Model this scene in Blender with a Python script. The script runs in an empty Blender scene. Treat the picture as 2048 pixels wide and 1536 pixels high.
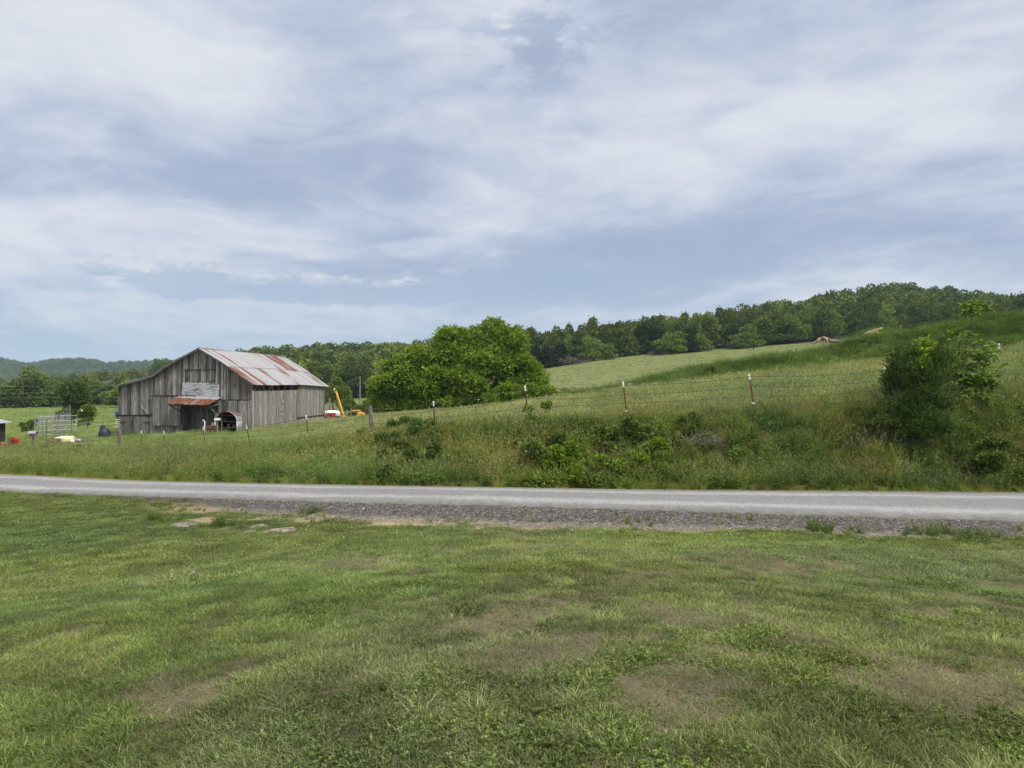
import bpy, math, random
import numpy as np
from mathutils import Vector
R = math.radians
F0 = 1420.0            # focal length of the photograph in its own pixels (2048 wide)

# ------------------------------------------------------------------ camera, world, sun, exposure
scn = bpy.context.scene
col = scn.collection
cam_d = bpy.data.cameras.new('camera'); cam = bpy.data.objects.new('camera', cam_d); col.objects.link(cam)
cam.location = (0, 0, 0); cam.rotation_euler = (R(90), 0, 0)
cam_d.sensor_width = 36.0; cam_d.lens = 36.0 * F0 / 2048
cam_d.clip_start = 0.05; cam_d.clip_end = 12000
scn.camera = cam
SUN_EL, SUN_AZ = 52, 122        # azimuth clockwise from +Y (the view direction)
sd = bpy.data.lights.new('sun', 'SUN'); sun = bpy.data.objects.new('sun', sd); col.objects.link(sun)
sd.energy = 3.1; sd.angle = R(9); sd.color = (1, .94, .84)
sv = Vector((math.sin(R(SUN_AZ)) * math.cos(R(SUN_EL)), math.cos(R(SUN_AZ)) * math.cos(R(SUN_EL)), math.sin(R(SUN_EL))))
sun.rotation_euler = sv.to_track_quat('Z', 'Y').to_euler(); sun.location = sv * 50
vs = scn.view_settings; vs.view_transform = 'Standard'; vs.look = 'None'; vs.gamma = 1; vs.exposure = 0.52
scn.cycles.use_adaptive_sampling = True; scn.cycles.adaptive_threshold = 0.01; scn.cycles.adaptive_min_samples = 24
scn.cycles.max_bounces = 6; scn.cycles.diffuse_bounces = 3; scn.cycles.glossy_bounces = 2
scn.cycles.transmission_bounces = 4; scn.cycles.transparent_max_bounces = 8; scn.cycles.volume_bounces = 0
scn.cycles.use_denoising = True; scn.cycles.time_limit = 800
scn.cycles.sample_clamp_indirect = 5

class NT:
    """tiny node-tree writer"""
    def __init__(s, nt): s.nt = nt; nt.nodes.clear()
    def n(s, t, ins=None, **kw):
        nd = s.nt.nodes.new(t)
        for k, v in kw.items(): setattr(nd, k, v)
        for k, v in (ins or {}).items(): s.set(nd.inputs[k], v)
        return nd
    def set(s, sock, v):
        if isinstance(v, bpy.types.NodeSocket): s.nt.links.new(v, sock)
        elif isinstance(v, bpy.types.Node): s.nt.links.new(v.outputs[0], sock)
        else:
            if hasattr(sock.default_value, '__len__') and hasattr(v, '__len__') and len(sock.default_value) == 4 and len(v) == 3: v = (*v, 1)
            sock.default_value = v
    def m(s, op, a, b=0.0, c=0.0, clamp=False):
        nd = s.nt.nodes.new('ShaderNodeMath'); nd.operation = op; nd.use_clamp = clamp
        for i, v in enumerate((a, b, c)): s.set(nd.inputs[i], v)
        return nd.outputs[0]
    def vm(s, op, a, b=(0, 0, 0), scale=None):
        nd = s.nt.nodes.new('ShaderNodeVectorMath'); nd.operation = op
        s.set(nd.inputs[0], a); s.set(nd.inputs[1], b)
        if scale is not None: s.set(nd.inputs[3], scale)
        return nd.outputs[0]
    def mix(s, f, a, b, bt='MIX'):
        nd = s.nt.nodes.new('ShaderNodeMix'); nd.data_type = 'RGBA'; nd.blend_type = bt
        s.set(nd.inputs[0], f); s.set(nd.inputs[6], a); s.set(nd.inputs[7], b)
        return nd.outputs[2]
    def rng(s, v, a, b, c=0.0, d=1.0, smooth=False):
        nd = s.nt.nodes.new('ShaderNodeMapRange'); nd.interpolation_type = 'SMOOTHSTEP' if smooth else 'LINEAR'
        for i, x in enumerate((v, a, b, c, d)): s.set(nd.inputs[i], x)
        return nd.outputs[0]
    def noise(s, vec, scale, detail=4, rough=.55, dist=0.0):
        nd = s.n('ShaderNodeTexNoise', {'Scale': scale, 'Detail': detail, 'Roughness': rough, 'Distortion': dist})
        if vec is not None: s.set(nd.inputs['Vector'], vec)
        return nd.outputs['Fac']

world = bpy.data.worlds.new('World'); scn.world = world; world.use_nodes = True
w = NT(world.node_tree)
tc = w.n('ShaderNodeTexCoord').outputs['Generated']
sx = w.n('ShaderNodeSeparateXYZ', {0: tc})
DX, DY, DZ = sx.outputs
az = w.m('ARCTAN2', DX, DY); el = w.m('ARCSINE', DZ)                     # radians, az 0 = +Y
den = w.m('ADD', w.m('MAXIMUM', DZ, 0.0), 0.13)
P = w.n('ShaderNodeCombineXYZ', {0: w.m('DIVIDE', DX, den), 1: w.m('DIVIDE', DY, den), 2: 0.0}).outputs[0]
Q = w.n('ShaderNodeCombineXYZ', {0: w.m('MULTIPLY', az, 1.0), 1: w.m('MULTIPLY', el, 2.3), 2: 3.1}).outputs[0]
def gs(a0, e0, sa, se):      # gaussian blob in the sky, degrees
    x = w.m('DIVIDE', w.m('SUBTRACT', az, R(a0)), R(sa)); y = w.m('DIVIDE', w.m('SUBTRACT', el, R(e0)), R(se))
    return w.m('EXPONENT', w.m('MULTIPLY', w.m('ADD', w.m('MULTIPLY', x, x), w.m('MULTIPLY', y, y)), -1.0))
def sky_at(px, py):
    x = (px - 1024) / F0; z = (768 - py) / F0
    return math.degrees(math.atan2(x, 1)), math.degrees(math.atan(z / math.sqrt(1 + x * x)))
def gp(px, py, wx, wy):
    a, e = sky_at(px, py); return gs(a, e, math.degrees(wx / F0) * .85, math.degrees(wy / F0) * .9)
warp = w.vm('ADD', P, w.vm('SCALE', w.vm('SUBTRACT', w.n('ShaderNodeTexNoise', {'Vector': P, 'Scale': .8, 'Detail': 3}).outputs['Color'], (.5, .5, .5)), scale=1.3))
n1 = w.noise(warp, .62, 6, .52)
n2 = w.noise(w.vm('ADD', warp, (7, 3, 0)), 2.1, 6, .6)
n3 = w.noise(w.n('ShaderNodeMapping', {'Vector': Q, 'Scale': (1.0, 1.35, 1), 'Rotation': (0, 0, R(-14))}).outputs[0], 5.5, 7, .6, .6)
f = w.m('ADD', w.m('MULTIPLY', w.m('SUBTRACT', n1, .5), 1.5), w.m('MULTIPLY', w.m('SUBTRACT', n2, .5), 1.35))
f = w.m('ADD', w.m('ADD', f, w.m('MULTIPLY', w.m('SUBTRACT', n3, .5), .85)), .50)
def addf(g, k):
    global f
    f = w.m('ADD', f, w.m('MULTIPLY', g, k))
addf(gp(150, 60, 420, 170), .38); addf(gp(520, 130, 300, 120), .2); addf(gp(930, 130, 200, 140), .22)
addf(gp(1550, 270, 330, 120), .3); addf(gp(1930, 200, 220, 160), .22); addf(gp(500, 465, 420, 70), .5)
addf(gp(60, 470, 240, 140), .25); addf(gp(680, 640, 500, 45), .16); addf(gp(1700, 585, 700, 38), .2); addf(gp(950, 390, 160, 80), .25)
addf(gp(600, 320, 420, 130), -.42); addf(gp(1100, 540, 480, 75), -.5); addf(gp(1500, 480, 600, 70), -.2)
addf(w.m('MULTIPLY', gp(1070, 80, 150, 75), w.rng(w.noise(w.vm('ADD', Q, (3, 1, 0)), 11, 6, .65), .42, .58, 0, 1, True)), -.5); addf(gp(1450, 90, 420, 90), -.3); addf(gp(80, 290, 200, 110), -.12); addf(gp(150, 690, 420, 45), -.22)
f = w.rng(f, -.1, 1.1, 0, 1, True)
ramp = w.n('ShaderNodeValToRGB', {0: f}); cr = ramp.color_ramp
cr.elements[0].position = 0; cr.elements[0].color = (.37, .44, .60, 1)
cr.elements[1].position = 1; cr.elements[1].color = (.75, .775, .83, 1)
for p_, c_ in ((.28, (.43, .50, .65, 1)), (.55, (.54, .595, .72, 1)), (.8, (.66, .69, .775, 1))):
    e_ = cr.elements.new(p_); e_.color = c_
skyc = ramp.outputs[0]
# low cumulus bank to the left: blue-grey bodies with sunlit upper rims
def cfield(off):
    eo = w.m('ADD', el, off)
    def g_(px, py, wx, wy):
        a0, e0 = sky_at(px, py); x = w.m('DIVIDE', w.m('SUBTRACT', az, R(a0)), wx / F0 * .85); y = w.m('DIVIDE', w.m('SUBTRACT', eo, R(e0)), wy / F0 * .9)
        return w.m('EXPONENT', w.m('MULTIPLY', w.m('ADD', w.m('MULTIPLY', x, x), w.m('MULTIPLY', y, y)), -1.0))
    q_ = w.vm('ADD', Q, w.n('ShaderNodeCombineXYZ', {0: .35, 1: w.m('ADD', w.m('MULTIPLY', off, 2.3), .1), 2: 0.0}).outputs[0])
    nn = w.noise(w.n('ShaderNodeMapping', {'Vector': q_, 'Scale': (1, 1.2, 1)}).outputs[0], 15, 7, .62, .3)
    cm = w.m('ADD', g_(330, 548, 250, 40), w.m('ADD', g_(720, 585, 380, 34), w.m('MULTIPLY', g_(1120, 555, 330, 62), .95)))
    return w.rng(w.m('ADD', w.m('MULTIPLY', cm, .8), w.m('MULTIPLY', w.m('SUBTRACT', nn, .5), 1.9)), .38, .66, 0, 1, True)
c0_ = cfield(0.0); c1_ = cfield(.013)
skyc = w.mix(w.m('MULTIPLY', c0_, .75), skyc, (.37, .46, .63))
lit = w.m('MULTIPLY', w.m('SUBTRACT', w.m('ADD', c0_, .12), c1_, clamp=True), w.m('ADD', gp(300, 520, 260, 70), w.m('ADD', gp(740, 545, 220, 50), .12), clamp=True))
lit = w.m('MULTIPLY', lit, w.rng(w.noise(w.vm('ADD', Q, (1, 5, 2)), 22, 5, .65), .40, .66, .12, 1, True))
skyc = w.mix(w.m('MULTIPLY', lit, .72, clamp=True), skyc, (.82, .81, .815))
# thin milky band at the horizon
skyc = w.mix(w.rng(el, R(11), 0.0, 0, .6, True), skyc, (.47, .57, .67))
# overcast dome, brightness added overhead and behind the camera to light the ground
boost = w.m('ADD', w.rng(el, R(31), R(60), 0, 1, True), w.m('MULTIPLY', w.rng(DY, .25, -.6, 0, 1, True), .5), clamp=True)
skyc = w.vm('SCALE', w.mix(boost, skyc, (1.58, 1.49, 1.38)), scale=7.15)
nish = w.n('ShaderNodeTexSky'); nish.sky_type = 'NISHITA'; nish.sun_disc = False
nish.sun_elevation = R(SUN_EL); nish.sun_rotation = R(SUN_AZ)
skyc = w.mix(.955, nish.outputs[0], skyc)
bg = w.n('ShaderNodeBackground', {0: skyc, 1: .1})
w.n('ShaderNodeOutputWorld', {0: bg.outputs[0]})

# ------------------------------------------------------------------ helpers: objects
def tag(o, label=None, cat=None, group=None, kind=None):
    for k, v in (('label', label), ('category', cat), ('group', group), ('kind', kind)):
        if v: o[k] = v
    return o
def empty(name, loc, rz=0, label=None, cat=None, group=None):
    o = bpy.data.objects.new(name, None); col.objects.link(o); o.location = loc; o.rotation_euler = (0, 0, rz)
    o.empty_display_size = .2
    return tag(o, label, cat, group)
def link(name, me, parent=None, loc=(0, 0, 0)):
    o = bpy.data.objects.new(name, me); col.objects.link(o); o.location = loc
    if parent: o.parent = parent
    return o
def copy_tree(o, parent=None):
    c = o.copy(); col.objects.link(c)
    if parent: c.parent = parent
    for ch in list(o.children): copy_tree(ch, c)
    return c

class MB:
    """mesh collector (numpy arrays); each add may carry a material index and per-face value ft"""
    def __init__(s): s.V = []; s.F3 = []; s.F4 = []; s.n = 0
    def add(s, V, F, mi=0, ft=0.5):
        V = np.asarray(V, float).reshape(-1, 3); F = np.asarray(F, int)
        if len(F) == 0: return s
        ft = np.broadcast_to(np.asarray(ft, float), (len(F),)); mi = np.broadcast_to(np.asarray(mi), (len(F),))
        (s.F4 if F.shape[1] == 4 else s.F3).append((F + s.n, mi, ft)); s.V.append(V); s.n += len(V)
        return s
    def mesh(s, name, mats, smooth=False):
        me = bpy.data.meshes.new(name); V = np.concatenate(s.V)
        loops = []; tot = []; mi = []; ft = []
        for L, k in ((s.F4, 4), (s.F3, 3)):
            for F, m_, t_ in L: loops.append(F.ravel()); tot.append(np.full(len(F), k)); mi.append(m_); ft.append(t_)
        loops = np.concatenate(loops); tot = np.concatenate(tot); mi = np.concatenate(mi); ft = np.concatenate(ft)
        me.vertices.add(len(V)); me.vertices.foreach_set('co', V.astype(np.float32).ravel())
        me.loops.add(len(loops)); me.loops.foreach_set('vertex_index', loops.astype(np.int32))
        me.polygons.add(len(tot)); st = np.concatenate([[0], np.cumsum(tot)[:-1]])
        me.polygons.foreach_set('loop_start', st.astype(np.int32)); me.polygons.foreach_set('loop_total', tot.astype(np.int32))
        for m_ in (mats if isinstance(mats, (list, tuple)) else [mats]): me.materials.append(m_)
        me.polygons.foreach_set('material_index', mi.astype(np.int32))
        me.polygons.foreach_set('use_smooth', np.full(len(tot), smooth))
        a = me.attributes.new('ft', 'FLOAT', 'FACE'); a.data.foreach_set('value', ft.astype(np.float32))
        me.update(calc_edges=True); me.validate()
        return me
    def build(s, name, mats, parent=None, smooth=False, loc=(0, 0, 0)):
        return link(name, s.mesh(name, mats, smooth), parent, loc)
    # primitives
    def box(s, x0, x1, y0, y1, z0, z1, mi=0, ft=.5):
        V = [(x, y, z) for z in (z0, z1) for y in (y0, y1) for x in (x0, x1)]
        return s.add(V, [(0, 2, 3, 1), (4, 5, 7, 6), (0, 1, 5, 4), (2, 6, 7, 3), (0, 4, 6, 2), (1, 3, 7, 5)], mi, ft)
    def hexa(s, V, mi=0, ft=.5):   # 8 corners in box order
        return s.add(V, [(0, 2, 3, 1), (4, 5, 7, 6), (0, 1, 5, 4), (2, 6, 7, 3), (0, 4, 6, 2), (1, 3, 7, 5)], mi, ft)
    def tube(s, pts, rad, n=6, mi=0, ft=.5, cap=True):
        pts = np.asarray(pts, float); K = len(pts); rad = np.broadcast_to(np.asarray(rad, float), (K,))
        d = np.gradient(pts, axis=0); d /= np.linalg.norm(d, axis=1)[:, None] + 1e-9
        ref = np.array((0, 0, 1.)) if abs(d[0, 2]) < .9 else np.array((1., 0, 0))
        a = np.cross(d, ref); a /= np.linalg.norm(a, axis=1)[:, None] + 1e-9; b = np.cross(d, a)
        th = np.linspace(0, 2 * np.pi, n, endpoint=False)
        V = pts[:, None] + rad[:, None, None] * (np.cos(th)[None, :, None] * a[:, None] + np.sin(th)[None, :, None] * b[:, None])
        i = np.arange(K - 1)[:, None] * n; j = np.arange(n)[None]; j2 = (j + 1) % n
        F = np.stack([i + j, i + j2, i + n + j2, i + n + j], -1).reshape(-1, 4)
        base = s.n; s.add(V.reshape(-1, 3), F, mi, ft)
        if cap:
            for e, q in ((0, 0), (K - 1, 1)):
                c = s.n; s.V.append(pts[e][None]); s.n += 1
                o = base + e * n; T = np.array([(c, o + (k + 1) % n, o + k) if q == 0 else (c, o + k, o + (k + 1) % n) for k in range(n)])
                s.F3.append((T, np.full(n, mi), np.full(n, ft)))
        return s

# value noise for geometry
def vn(x, y, scale, seed=0):
    x = np.asarray(x, float) / scale + seed * 17.31; y = np.asarray(y, float) / scale + seed * 9.77
    xi = np.floor(x); yi = np.floor(y); fx = x - xi; fy = y - yi
    h = lambda a, b: (np.sin(a * 127.1 + b * 311.7 + seed * 3.3) * 43758.5453) % 1.0
    ux = fx * fx * (3 - 2 * fx); uy = fy * fy * (3 - 2 * fy)
    return (h(xi, yi) * (1 - ux) + h(xi + 1, yi) * ux) * (1 - uy) + (h(xi, yi + 1) * (1 - ux) + h(xi + 1, yi + 1) * ux) * uy
def fbm(x, y, scale, seed=0, o=4):
    r = 0; a = .5
    for k in range(o): r = r + a * vn(x, y, scale / 2 ** k, seed + k); a *= .5
    return r / (1 - .5 ** o)

# ------------------------------------------------------------------ terrain table (columns = directions, rows = distance, height)
TAB = {
 -500: [(-9, -1.7), (3, -2.0), (5.5, -2.4), (11, -3.3), (27, -3.84), (28, -3.86), (33, -3.93), (34, -4.05), (55, -5), (62, -5.1), (70, -5.2), (90, -5.5), (110, -5.7), (150, -6), (200, -6.4), (430, -5), (560, -9), (3200, -20)],
 0: [(-9, -1.6), (3, -1.85), (6, -2.2), (11, -3.05), (22.5, -3.55), (23.3, -3.56), (27.2, -3.45), (28.2, -3.6), (48, -4.65), (56, -4.75), (65, -4.95), (90, -5.35), (110, -5.6), (150, -5.95), (200, -6.3), (430, -3), (560, -8), (3200, -20)],
 250: [(-9, -1.6), (3, -1.78), (6.2, -2.12), (11, -2.95), (19.5, -3.3), (21, -3.33), (24.8, -3.37), (25.8, -3.5), (42, -4.1), (52, -4.3), (62, -4.4), (85, -5), (110, -5.5), (150, -5.9), (200, -6.1), (430, 2), (560, -5), (3200, -20)],
 500: [(-9, -1.55), (3, -1.7), (6.5, -2.08), (12, -2.9), (17.5, -3.27), (19, -3.12), (22.8, -3.195), (23.8, -3.3), (35, -3.3), (48, -3.75), (60, -4.0), (78, -4.5), (110, -5.3), (150, -5.3), (200, -5), (420, 8.5), (560, 2), (3200, -20)],
 750: [(-9, -1.55), (3, -1.65), (6.8, -2.05), (12, -2.75), (15.8, -3.1), (17.5, -2.96), (21.2, -3.03), (22, -3.15), (29, -2.4), (42, -2.6), (58, -2.95), (72, -4), (95, -5), (140, -5), (200, -4.2), (400, 10), (540, 4), (3200, -20)],
 1024: [(-9, -1.5), (3, -1.62), (7, -2.0), (11, -2.45), (14.6, -2.95), (16.3, -2.82), (20, -2.915), (20.8, -3.02), (25.5, -1.7), (36, -1.6), (50, -1.75), (62, -2.2), (80, -3.2), (120, -.8), (215, 4.2), (290, 10), (420, 4), (3200, -20)],
 1250: [(-9, -1.5), (3, -1.6), (7, -2.0), (10.5, -2.38), (14.2, -2.93), (15.9, -2.83), (19.6, -2.91), (20.3, -3.0), (24, -1.5), (34, -1.0), (45, -.56), (58, -.35), (75, -3), (120, -1), (220, 8.7), (280, 12.5), (420, 6), (3200, -20)],
 1500: [(-9, -1.5), (3, -1.6), (7, -2.0), (10.3, -2.38), (13.9, -2.92), (15.5, -2.84), (19.3, -2.895), (20, -3.), (23, -1.2), (32, -.4), (42, .27), (55, 1.6), (75, 0), (120, 2), (220, 11.3), (330, 24), (480, 15), (3200, -20)],
 1780: [(-9, -1.5), (3, -1.6), (6.8, -2.02), (10.1, -2.5), (13.5, -2.93), (15, -2.85), (18.9, -2.86), (19.6, -2.95), (22.3, -.95), (30, .2), (40, 1.08), (54, 3.45), (75, 2), (130, 7), (225, 15), (380, 41), (520, 30), (3200, -20)],
 2048: [(-9, -1.5), (3, -1.6), (6.5, -2.05), (10, -2.6), (13.2, -2.95), (14.6, -2.85), (18.6, -2.84), (19.3, -2.93), (22.5, -.7), (29, .8), (38, 1.85), (52, 4.9), (75, 4), (130, 9), (225, 17), (400, 33), (540, 26), (3200, -20)],
 2550: [(-9, -1.5), (3, -1.6), (6, -2.1), (9.3, -2.7), (12, -3.02), (13.3, -2.92), (17.2, -2.79), (18, -2.9), (22.5, -.1), (28, 1.8), (36, 3.1), (50, 6.5), (75, 6), (130, 11), (225, 19), (400, 33), (540, 26), (3200, -20)],
}
CPX = np.array(sorted(TAB)); CU = (CPX - 1024) / F0
fineU = np.linspace(-1.6, 1.6, 641)
TY = np.array([[TAB[c][k][0] for c in CPX] for k in range(18)], float); TZ = np.array([[TAB[c][k][1] for c in CPX] for k in range(18)], float)
ker = np.exp(-np.linspace(-2, 2, 33) ** 2); ker /= ker.sum()
def smooth_rows(T):
    o = np.array([np.interp(fineU, CU, r) for r in T]); p = np.pad(o, ((0, 0), (16, 16)), mode='edge')
    return np.array([np.convolve(r, ker, 'valid') for r in p])
FY, FZ = smooth_rows(TY), smooth_rows(TZ)
def rowY(k, u): return np.interp(u, fineU, FY[k])
def ground0(x, y):
    x = np.asarray(x, float); y = np.asarray(y, float); sh = x.shape; x = x.ravel(); y = y.ravel()
    u = x / np.maximum(y, 2.0)
    YK = np.array([np.interp(u, fineU, r) for r in FY]); ZK = np.array([np.interp(u, fineU, r) for r in FZ])
    d = np.diff(ZK, axis=0) / np.diff(YK, axis=0)
    sl = np.zeros_like(ZK); a, b = d[:-1], d[1:]
    with np.errstate(divide='ignore', invalid='ignore'): hm = np.where(a * b > 0, 2 * a * b / (a + b), 0)
    sl[1:-1] = hm; sl[0] = d[0]; sl[-1] = d[-1]
    yy = np.clip(y, YK[0], YK[-1])
    k = np.clip((YK[1:-1] <= yy).sum(0), 0, len(YK) - 2); i = np.arange(len(x))
    h = YK[k + 1, i] - YK[k, i]; t = (yy - YK[k, i]) / h
    z = (2 * t**3 - 3 * t**2 + 1) * ZK[k, i] + (t**3 - 2 * t**2 + t) * h * sl[k, i] + (-2 * t**3 + 3 * t**2) * ZK[k + 1, i] + (t**3 - t**2) * h * sl[k + 1, i]
    return z.reshape(sh)
def sst(x, a, b): t = np.clip((x - a) / (b - a), 0, 1); return t * t * (3 - 2 * t)
def dirt(x, y):      # worn pale soil between the lawn and the shoulder, left of centre
    u = x / np.maximum(y, 2.0); r4 = rowY(4, u); back = 1.9 * sst(u, -.50, -.42) * (1 - sst(u, -.33, -.26)) + .45
    return sst(y, r4 - back - .4, r4 - back + .3) * (1 - sst(y, r4 + .35, r4 + .7)) * sst(u, -.52, -.44) * (1 - sst(u, -.08, .06)) * sst(fbm(x, y, 1.0, 47), .42, .54)
def zones(x, y):
    u = x / np.maximum(y, 2.0); r = lambda k: rowY(k, u)
    return u, {k: r(k) for k in (4, 5, 6, 7, 8, 10, 12, 14)}
def G(x, y):
    x = np.asarray(x, float); y = np.asarray(y, float)
    z = ground0(x, y); u, r = zones(x, y)
    onroad = sst(y, r[4] - .3, r[5]) * (1 - sst(y, r[6], r[7]))
    bump = (fbm(x, y, 1.1, 5) - .5) * .07 + (fbm(x, y, 4.0, 9) - .5) * .16
    far = (fbm(x, y, 9, 3) - .5) * .5
    z = z + bump * (1 - onroad) * sst(y, 0, 2) + far * sst(y, 60, 110) + (fbm(x, y, 60, 8) - .5) * 8 * sst(y, 240, 330)
    mound = sst(y, r[10], r[10] + 4) * (1 - sst(y, r[12] - 8, r[12])) * sst(u, .1, .25)
    z = z + mound * (fbm(x, y, 3.2, 21) - .5) * 1.3
    return z
def g1(x, y): return float(G(np.array([x]), np.array([y]))[0])
def at(px, Y, py=None):
    """the world point Y metres out in the direction of photo column px, on the ground (or at row py)"""
    x = (px - 1024) / F0 * Y
    return Vector((x, Y, g1(x, Y) if py is None else -(py - 768) / F0 * Y))
rs = np.random.RandomState
def rgb(h):  # sRGB 0-255 -> linear
    return tuple(((c / 255 + .055) / 1.055) ** 2.4 if c > 10 else c / 255 / 12.92 for c in h)

# ------------------------------------------------------------------ materials
MATS = {}
def newmat(name):
    m = bpy.data.materials.new(name); m.use_nodes = True; t = NT(m.node_tree); MATS[name] = m
    return m, t
def finish(t, color, rough=.8, bump=None, bs=.3, bd=.02, metal=0.0, spec=.3):
    ins = {'Base Color': color, 'Roughness': rough, 'Metallic': metal, 'Specular IOR Level': spec}
    if bump is not None: ins['Normal'] = t.n('ShaderNodeBump', {'Height': bump, 'Strength': bs, 'Distance': bd}).outputs[0]
    b = t.n('ShaderNodeBsdfPrincipled', ins); t.n('ShaderNodeOutputMaterial', {0: b.outputs[0]})
def leafmat(name, a, b, inst=False, transl=.3, rnd=0.0, rough=.6):
    """two real leaf colours mixed by the per-face value ft; plants of a scatter also vary one from another"""
    m, t = newmat(name)
    ft = t.n('ShaderNodeAttribute', attribute_name='ft').outputs['Fac']
    c = t.mix(ft, a, b)
    if inst:
        it = t.n('ShaderNodeAttribute', attribute_name='it', attribute_type='INSTANCER').outputs['Vector']
        c = t.mix(1.0, c, it, 'MULTIPLY')
    if rnd:
        o = t.n('ShaderNodeObjectInfo').outputs['Random']
        c = t.mix(1.0, c, t.mix(o, (1 - rnd, 1 - rnd, 1 - rnd * .8), (1 + rnd * 1.1, 1 + rnd * .8, 1 + rnd * .2)), 'MULTIPLY')
    p = t.n('ShaderNodeBsdfPrincipled', {'Base Color': c, 'Roughness': rough, 'Specular IOR Level': .2})
    tr = t.n('ShaderNodeBsdfTranslucent', {'Color': t.mix(1.0, c, (1.15, 1.2, .6), 'MULTIPLY')})
    mx = t.n('ShaderNodeMixShader', {0: transl, 1: p.outputs[0], 2: tr.outputs[0]})
    t.n('ShaderNodeOutputMaterial', {0: mx.outputs[0]})
    return m
def plain(name, c, rough=.7, var=.15, scale=8, metal=0.0, c2=None, spec=.3):
    m, t = newmat(name)
    g = t.n('ShaderNodeNewGeometry').outputs['Position']
    n = t.noise(g, scale, 5, .6)
    c2 = c2 or tuple(v * (1 - var * 2) for v in c)
    finish(t, t.mix(t.rng(n, .3, .7), c2, tuple(v * (1 + var) for v in c)), rough, n, .25, .01, metal, spec)
    return m

# ground: colour of the soil and ground cover comes per vertex, fine noise on top
m_ground, t = newmat('ground_cover')
gpos = t.n('ShaderNodeNewGeometry').outputs['Position']
gc = t.n('ShaderNodeAttribute', attribute_name='gc').outputs['Color']
gr = t.n('ShaderNodeAttribute', attribute_name='gravel').outputs['Fac']
nA = t.noise(gpos, 3.0, 8, .7); nB = t.noise(gpos, .25, 5, .6); nC = t.noise(gpos, 28, 4, .7)
c = t.mix(1.0, gc, t.mix(t.rng(nA, .3, .7), (.62, .62, .6), (1.35, 1.3, 1.2)), 'MULTIPLY')
c = t.mix(1.0, c, t.mix(t.rng(nB, .35, .65), (.82, .9, .85), (1.2, 1.1, 1.05)), 'MULTIPLY')
c = t.mix(1.0, c, t.mix(t.rng(nC, .3, .7), (.7, .7, .7), (1.25, 1.25, 1.2)), 'MULTIPLY')
vor = t.n('ShaderNodeTexVoronoi', {'Vector': gpos, 'Scale': 26.0}); vc = t.n('ShaderNodeSeparateColor', {0: vor.outputs['Color']}).outputs[0]
stone = t.mix(t.rng(vc, .55, .98), (.04, .038, .037), (.26, .245, .22))
grn = t.rng(t.m('ADD', gr, t.m('MULTIPLY', t.m('SUBTRACT', nA, .5), 1.1)), .35, .65, 0, 1, True)
c = t.mix(grn, c, t.mix(.45, stone, gc))
finish(t, c, .95, t.m('ADD', nA, t.m('MULTIPLY', t.m('ADD', nC, vor.outputs['Distance']), .3)), .6, .05)

m_road, t = newmat('chip_seal')
gpos = t.n('ShaderNodeNewGeometry').outputs['Position']; v = t.n('ShaderNodeAttribute', attribute_name='across').outputs['Fac']
nA = t.noise(gpos, 60, 3, .8); nB = t.noise(t.n('ShaderNodeMapping', {'Vector': gpos, 'Scale': (.12, .7, 1)}).outputs[0], 1.4, 5, .6)
nD = t.noise(t.n('ShaderNodeMapping', {'Vector': gpos, 'Scale': (1, .35, 1)}).outputs[0], 4.5, 6, .7)
vw = t.m('ADD', v, t.m('MULTIPLY', t.m('SUBTRACT', nB, .5), .3))
trk = t.m('ADD', t.rng(t.m('ABSOLUTE', t.m('SUBTRACT', vw, .28)), .0, .13, 1, 0, True), t.rng(t.m('ABSOLUTE', t.m('SUBTRACT', vw, .76)), .0, .11, 1, 0, True))
c = t.mix(trk, (.165, .168, .175), (.25, .253, .262))
c = t.mix(1.0, c, t.mix(t.rng(t.noise(t.n('ShaderNodeMapping', {'Vector': gpos, 'Scale': (1, .3, 1)}).outputs[0], 26, 2, .8), .32, .68), (.74, .74, .74), (1.28, 1.28, 1.28)), 'MULTIPLY')
c = t.mix(1.0, c, t.mix(nB, (.85, .85, .86), (1.12, 1.12, 1.1)), 'MULTIPLY')
c = t.mix(1.0, c, t.mix(t.rng(nD, .3, .7), (.9, .9, .9), (1.08, 1.08, 1.08)), 'MULTIPLY')
edge = t.rng(t.m('ADD', v, t.m('MULTIPLY', t.m('SUBTRACT', nD, .5), .34)), .02, .16, .85, 0, True)
c = t.mix(edge, c, t.mix(nA, (.05, .048, .047), (.17, .165, .155)))
finish(t, c, .85, t.m('ADD', nA, nD), .6, .012)

def woodmat(name, a, b, warm, stretch=(7, 7, .7)):
    m, t = newmat(name)
    P_ = t.n('ShaderNodeTexCoord').outputs['Object']; ft = t.n('ShaderNodeAttribute', attribute_name='ft').outputs['Fac']
    off = t.vm('ADD', t.n('ShaderNodeMapping', {'Vector': P_, 'Scale': stretch}).outputs[0], t.vm('SCALE', (13, 7, 31), scale=ft))
    n = t.noise(off, 1.6, 7, .68); n2 = t.noise(P_, .55, 4, .6)
    c = t.mix(ft, a, b); c = t.mix(1.0, c, t.mix(t.rng(n, .3, .7), (.30, .30, .31), (1.68, 1.66, 1.64)), 'MULTIPLY')
    c = t.mix(t.m('MULTIPLY', t.rng(n2, .5, .75), .45), c, warm)
    kn = t.n('ShaderNodeTexVoronoi', {'Vector': t.n('ShaderNodeMapping', {'Vector': P_, 'Scale': (3.2, 3.2, 1.6)}).outputs[0], 'Scale': 1.0}).outputs['Distance']
    c = t.mix(t.rng(kn, .05, .12, .8, 0), c, (.02, .018, .015))
    finish(t, c, .9, n, .6, .02, spec=.15)
    return m
m_board = woodmat('weathered_board', (.068, .067, .068), (.245, .242, .242), (.085, .070, .058))
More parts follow.
